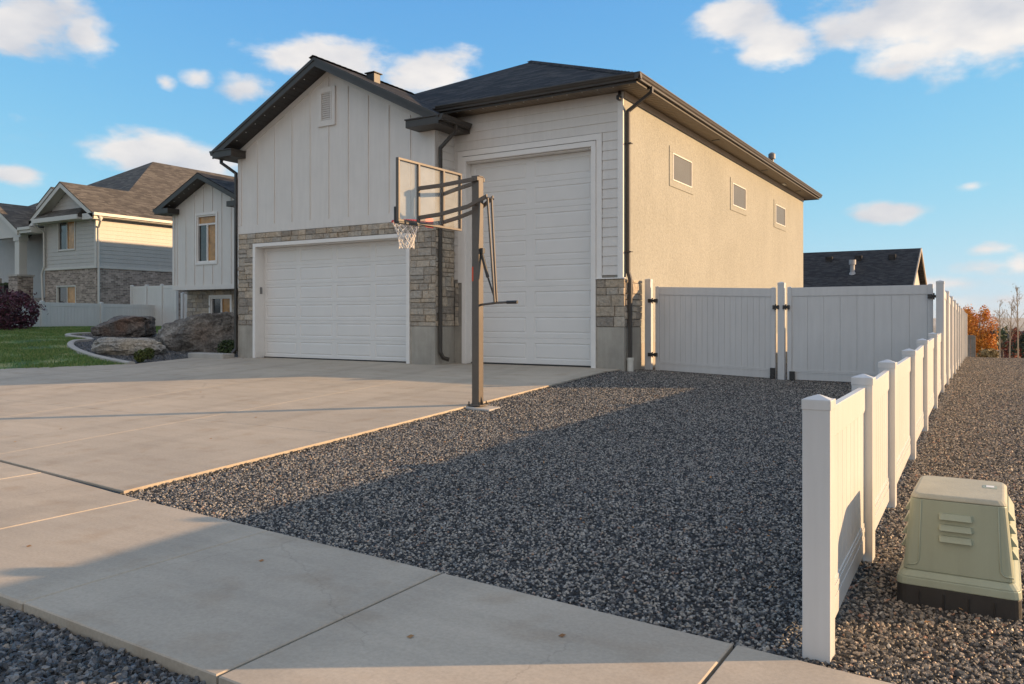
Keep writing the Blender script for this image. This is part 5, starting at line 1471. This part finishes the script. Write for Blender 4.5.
nz2 = N.new('ShaderNodeTexNoise'); nz2.inputs['Scale'].default_value = 7; nz2.inputs['Detail'].default_value = 5; L.new(cmb.outputs[0], nz2.inputs['Vector'])
# cloud banks as (azimuth, elevation, half width, half height) in degrees
CL = [(-14.6, 18.7, 2.2, 1.2, 1.4), (-62.48, 17.44, 4.42, 2.07, 1.6), (-59.53, 17.3, 2.21, 1.25, 1.4), (-15.93, 19.6, 3.03, 1.64, 1.5), (-13.33, 17.83, 2.7, 1.35, 1.4), (-5.41, 18.83, 5.74, 2.43, 1.8), (-1.0, 17.12, 5.02, 2.76, 1.7), (-4.84, 16.43, 3.98, 1.4, 1.2), (-43.74, 17.22, 5.76, 1.39, 1.3), (-37.18, 16.62, 4.36, 1.55, 1.5), (-49.36, 15.17, 2.18, 1.08, 1.3), (-52.63, 15.43, 1.11, 0.6, 1.1), (-54.58, 14.99, 0.66, 0.46, 1.0), (-55.53, 10.88, 6.21, 1.23, 1.25), (-63.0, 8.58, 1.75, 0.73, 1.3), (-52.51, 10.35, 3.71, 1.06, 1.1), (-6.57, 6.68, 2.57, 0.71, 1.2), (-1.69, 8.09, 1.18, 0.37, 1.0), (-1.0, 4.22, 1.37, 0.43, 1.0), (-1.16, 3.07, 1.8, 0.55, 1.0), (0.81, 3.13, 1.02, 0.6, 1.0), (-2.89, 2.13, 3.29, 0.5, 0.9), (-8.05, 1.18, 2.99, 0.65, 0.8), (0.04, 1.1, 3.1, 0.61, 0.9), (-18.26, 27.86, 17.51, 4.15, 1.2), (12.94, 12.89, 5.82, 3.05, 1.4), (-72.79, 10.43, 6.39, 2.13, 1.3), (19.38, 5.29, 5.68, 2.69, 1.2)]
acc = None
for (a, e, wa, we, amp) in CL:
    wa, we = wa * 1.22, we * 1.3
    da = mth('DIVIDE', mth('SUBTRACT', az, R(a)), R(wa)); de = mth('DIVIDE', mth('SUBTRACT', el, R(e)), R(we))
    d = mth('SQRT', mth('ADD', mth('MULTIPLY', da, da), mth('MULTIPLY', de, de)))
    f = mth('MULTIPLY', mth('SUBTRACT', 1.0, d), amp)
    acc = f if acc is None else mth('MAXIMUM', acc, f)
# unseen cloud cover added overhead and behind the photographer as neutral fill light
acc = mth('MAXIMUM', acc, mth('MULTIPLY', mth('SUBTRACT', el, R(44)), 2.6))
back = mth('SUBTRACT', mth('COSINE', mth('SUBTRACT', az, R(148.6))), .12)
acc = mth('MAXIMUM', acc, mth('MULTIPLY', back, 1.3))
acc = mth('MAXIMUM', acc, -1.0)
dn = mth('ADD', acc, mth('MULTIPLY', mth('SUBTRACT', nz.outputs[0], .5), 3.2))
mr = N.new('ShaderNodeMapRange'); mr.interpolation_type = 'SMOOTHSTEP'; mr.inputs[1].default_value = .1; mr.inputs[2].default_value = .95; L.new(dn, mr.inputs[0])
mask = mth('MULTIPLY', mr.outputs[0], .95)
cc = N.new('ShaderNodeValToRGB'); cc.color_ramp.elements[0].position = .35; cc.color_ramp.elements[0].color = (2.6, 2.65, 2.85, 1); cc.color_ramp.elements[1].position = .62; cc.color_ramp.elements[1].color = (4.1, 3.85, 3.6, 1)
L.new(nz2.outputs[0], cc.inputs[0])
mx = N.new('ShaderNodeMix'); mx.data_type = 'RGBA'; L.new(mask, mx.inputs[0]); sp3 = N.new('ShaderNodeSeparateColor'); L.new(sky.outputs[0], sp3.inputs[0]); cb3 = N.new('ShaderNodeCombineColor')
for i_, (g_, m_) in enumerate(((.84, 3.1), (1.62, 3.25), (3.0, 3.6))):      # film-like shoulder per channel
    L.new(mth('MULTIPLY', mth('SUBTRACT', 1.0, mth('EXPONENT', mth('MULTIPLY', sp3.outputs[i_], -g_ / m_))), m_), cb3.inputs[i_])
L.new(cb3.outputs[0], mx.inputs[6]); L.new(cc.outputs[0], mx.inputs[7])
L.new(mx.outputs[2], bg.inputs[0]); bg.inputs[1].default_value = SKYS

sl = bpy.data.lights.new('sun', 'SUN'); sl.energy = 5.0; sl.angle = R(.5); sl.color = (1.0, .64, .33)
so = bpy.data.objects.new('sun', sl); COL.objects.link(so)
dv = Vector((math.cos(SUN_AZ) * math.cos(SUN_EL), math.sin(SUN_AZ) * math.cos(SUN_EL), math.sin(SUN_EL)))
so.rotation_euler = dv.to_track_quat('Z', 'Y').to_euler(); so.location = (20, 20, 20)

# ------------------------------------------------------------------ haze
mb = MB(); mb.box(-9200, 9200, -3200, 8500, -64, 60)
hz_m = bpy.data.materials.new('haze_air'); hz_m.use_nodes = True; hn = hz_m.node_tree
hn.nodes.remove(hn.nodes['Principled BSDF']); pv = hn.nodes.new('ShaderNodeVolumePrincipled')
pv.inputs['Color'].default_value = (.86, .90, .95, 1); pv.inputs['Density'].default_value = 7e-5
hn.links.new(pv.outputs[0], hn.nodes['Material Output'].inputs['Volume'])
hz_o = mb.build('haze', hz_m); hz_o['kind'] = 'stuff'; hz_o['label'] = 'thin pale haze over the far valley'; hz_o['category'] = 'haze'

# ------------------------------------------------------------------ camera
cd = bpy.data.cameras.new('camera'); co = bpy.data.objects.new('camera', cd); COL.objects.link(co)
cd.sensor_width = 36; cd.lens = 807.07 / 1024 * 36; cd.shift_y = -(342 - 318.08) / 1024; cd.clip_start = .05; cd.clip_end = 20000
co.location = (0, 0, 0); co.rotation_euler = (R(90), 0, TH)
S.camera = co
S.view_settings.view_transform = 'Standard'; S.view_settings.look = 'None'; S.view_settings.gamma = 1; S.view_settings.exposure = 0.85
S.view_settings.use_curve_mapping = False
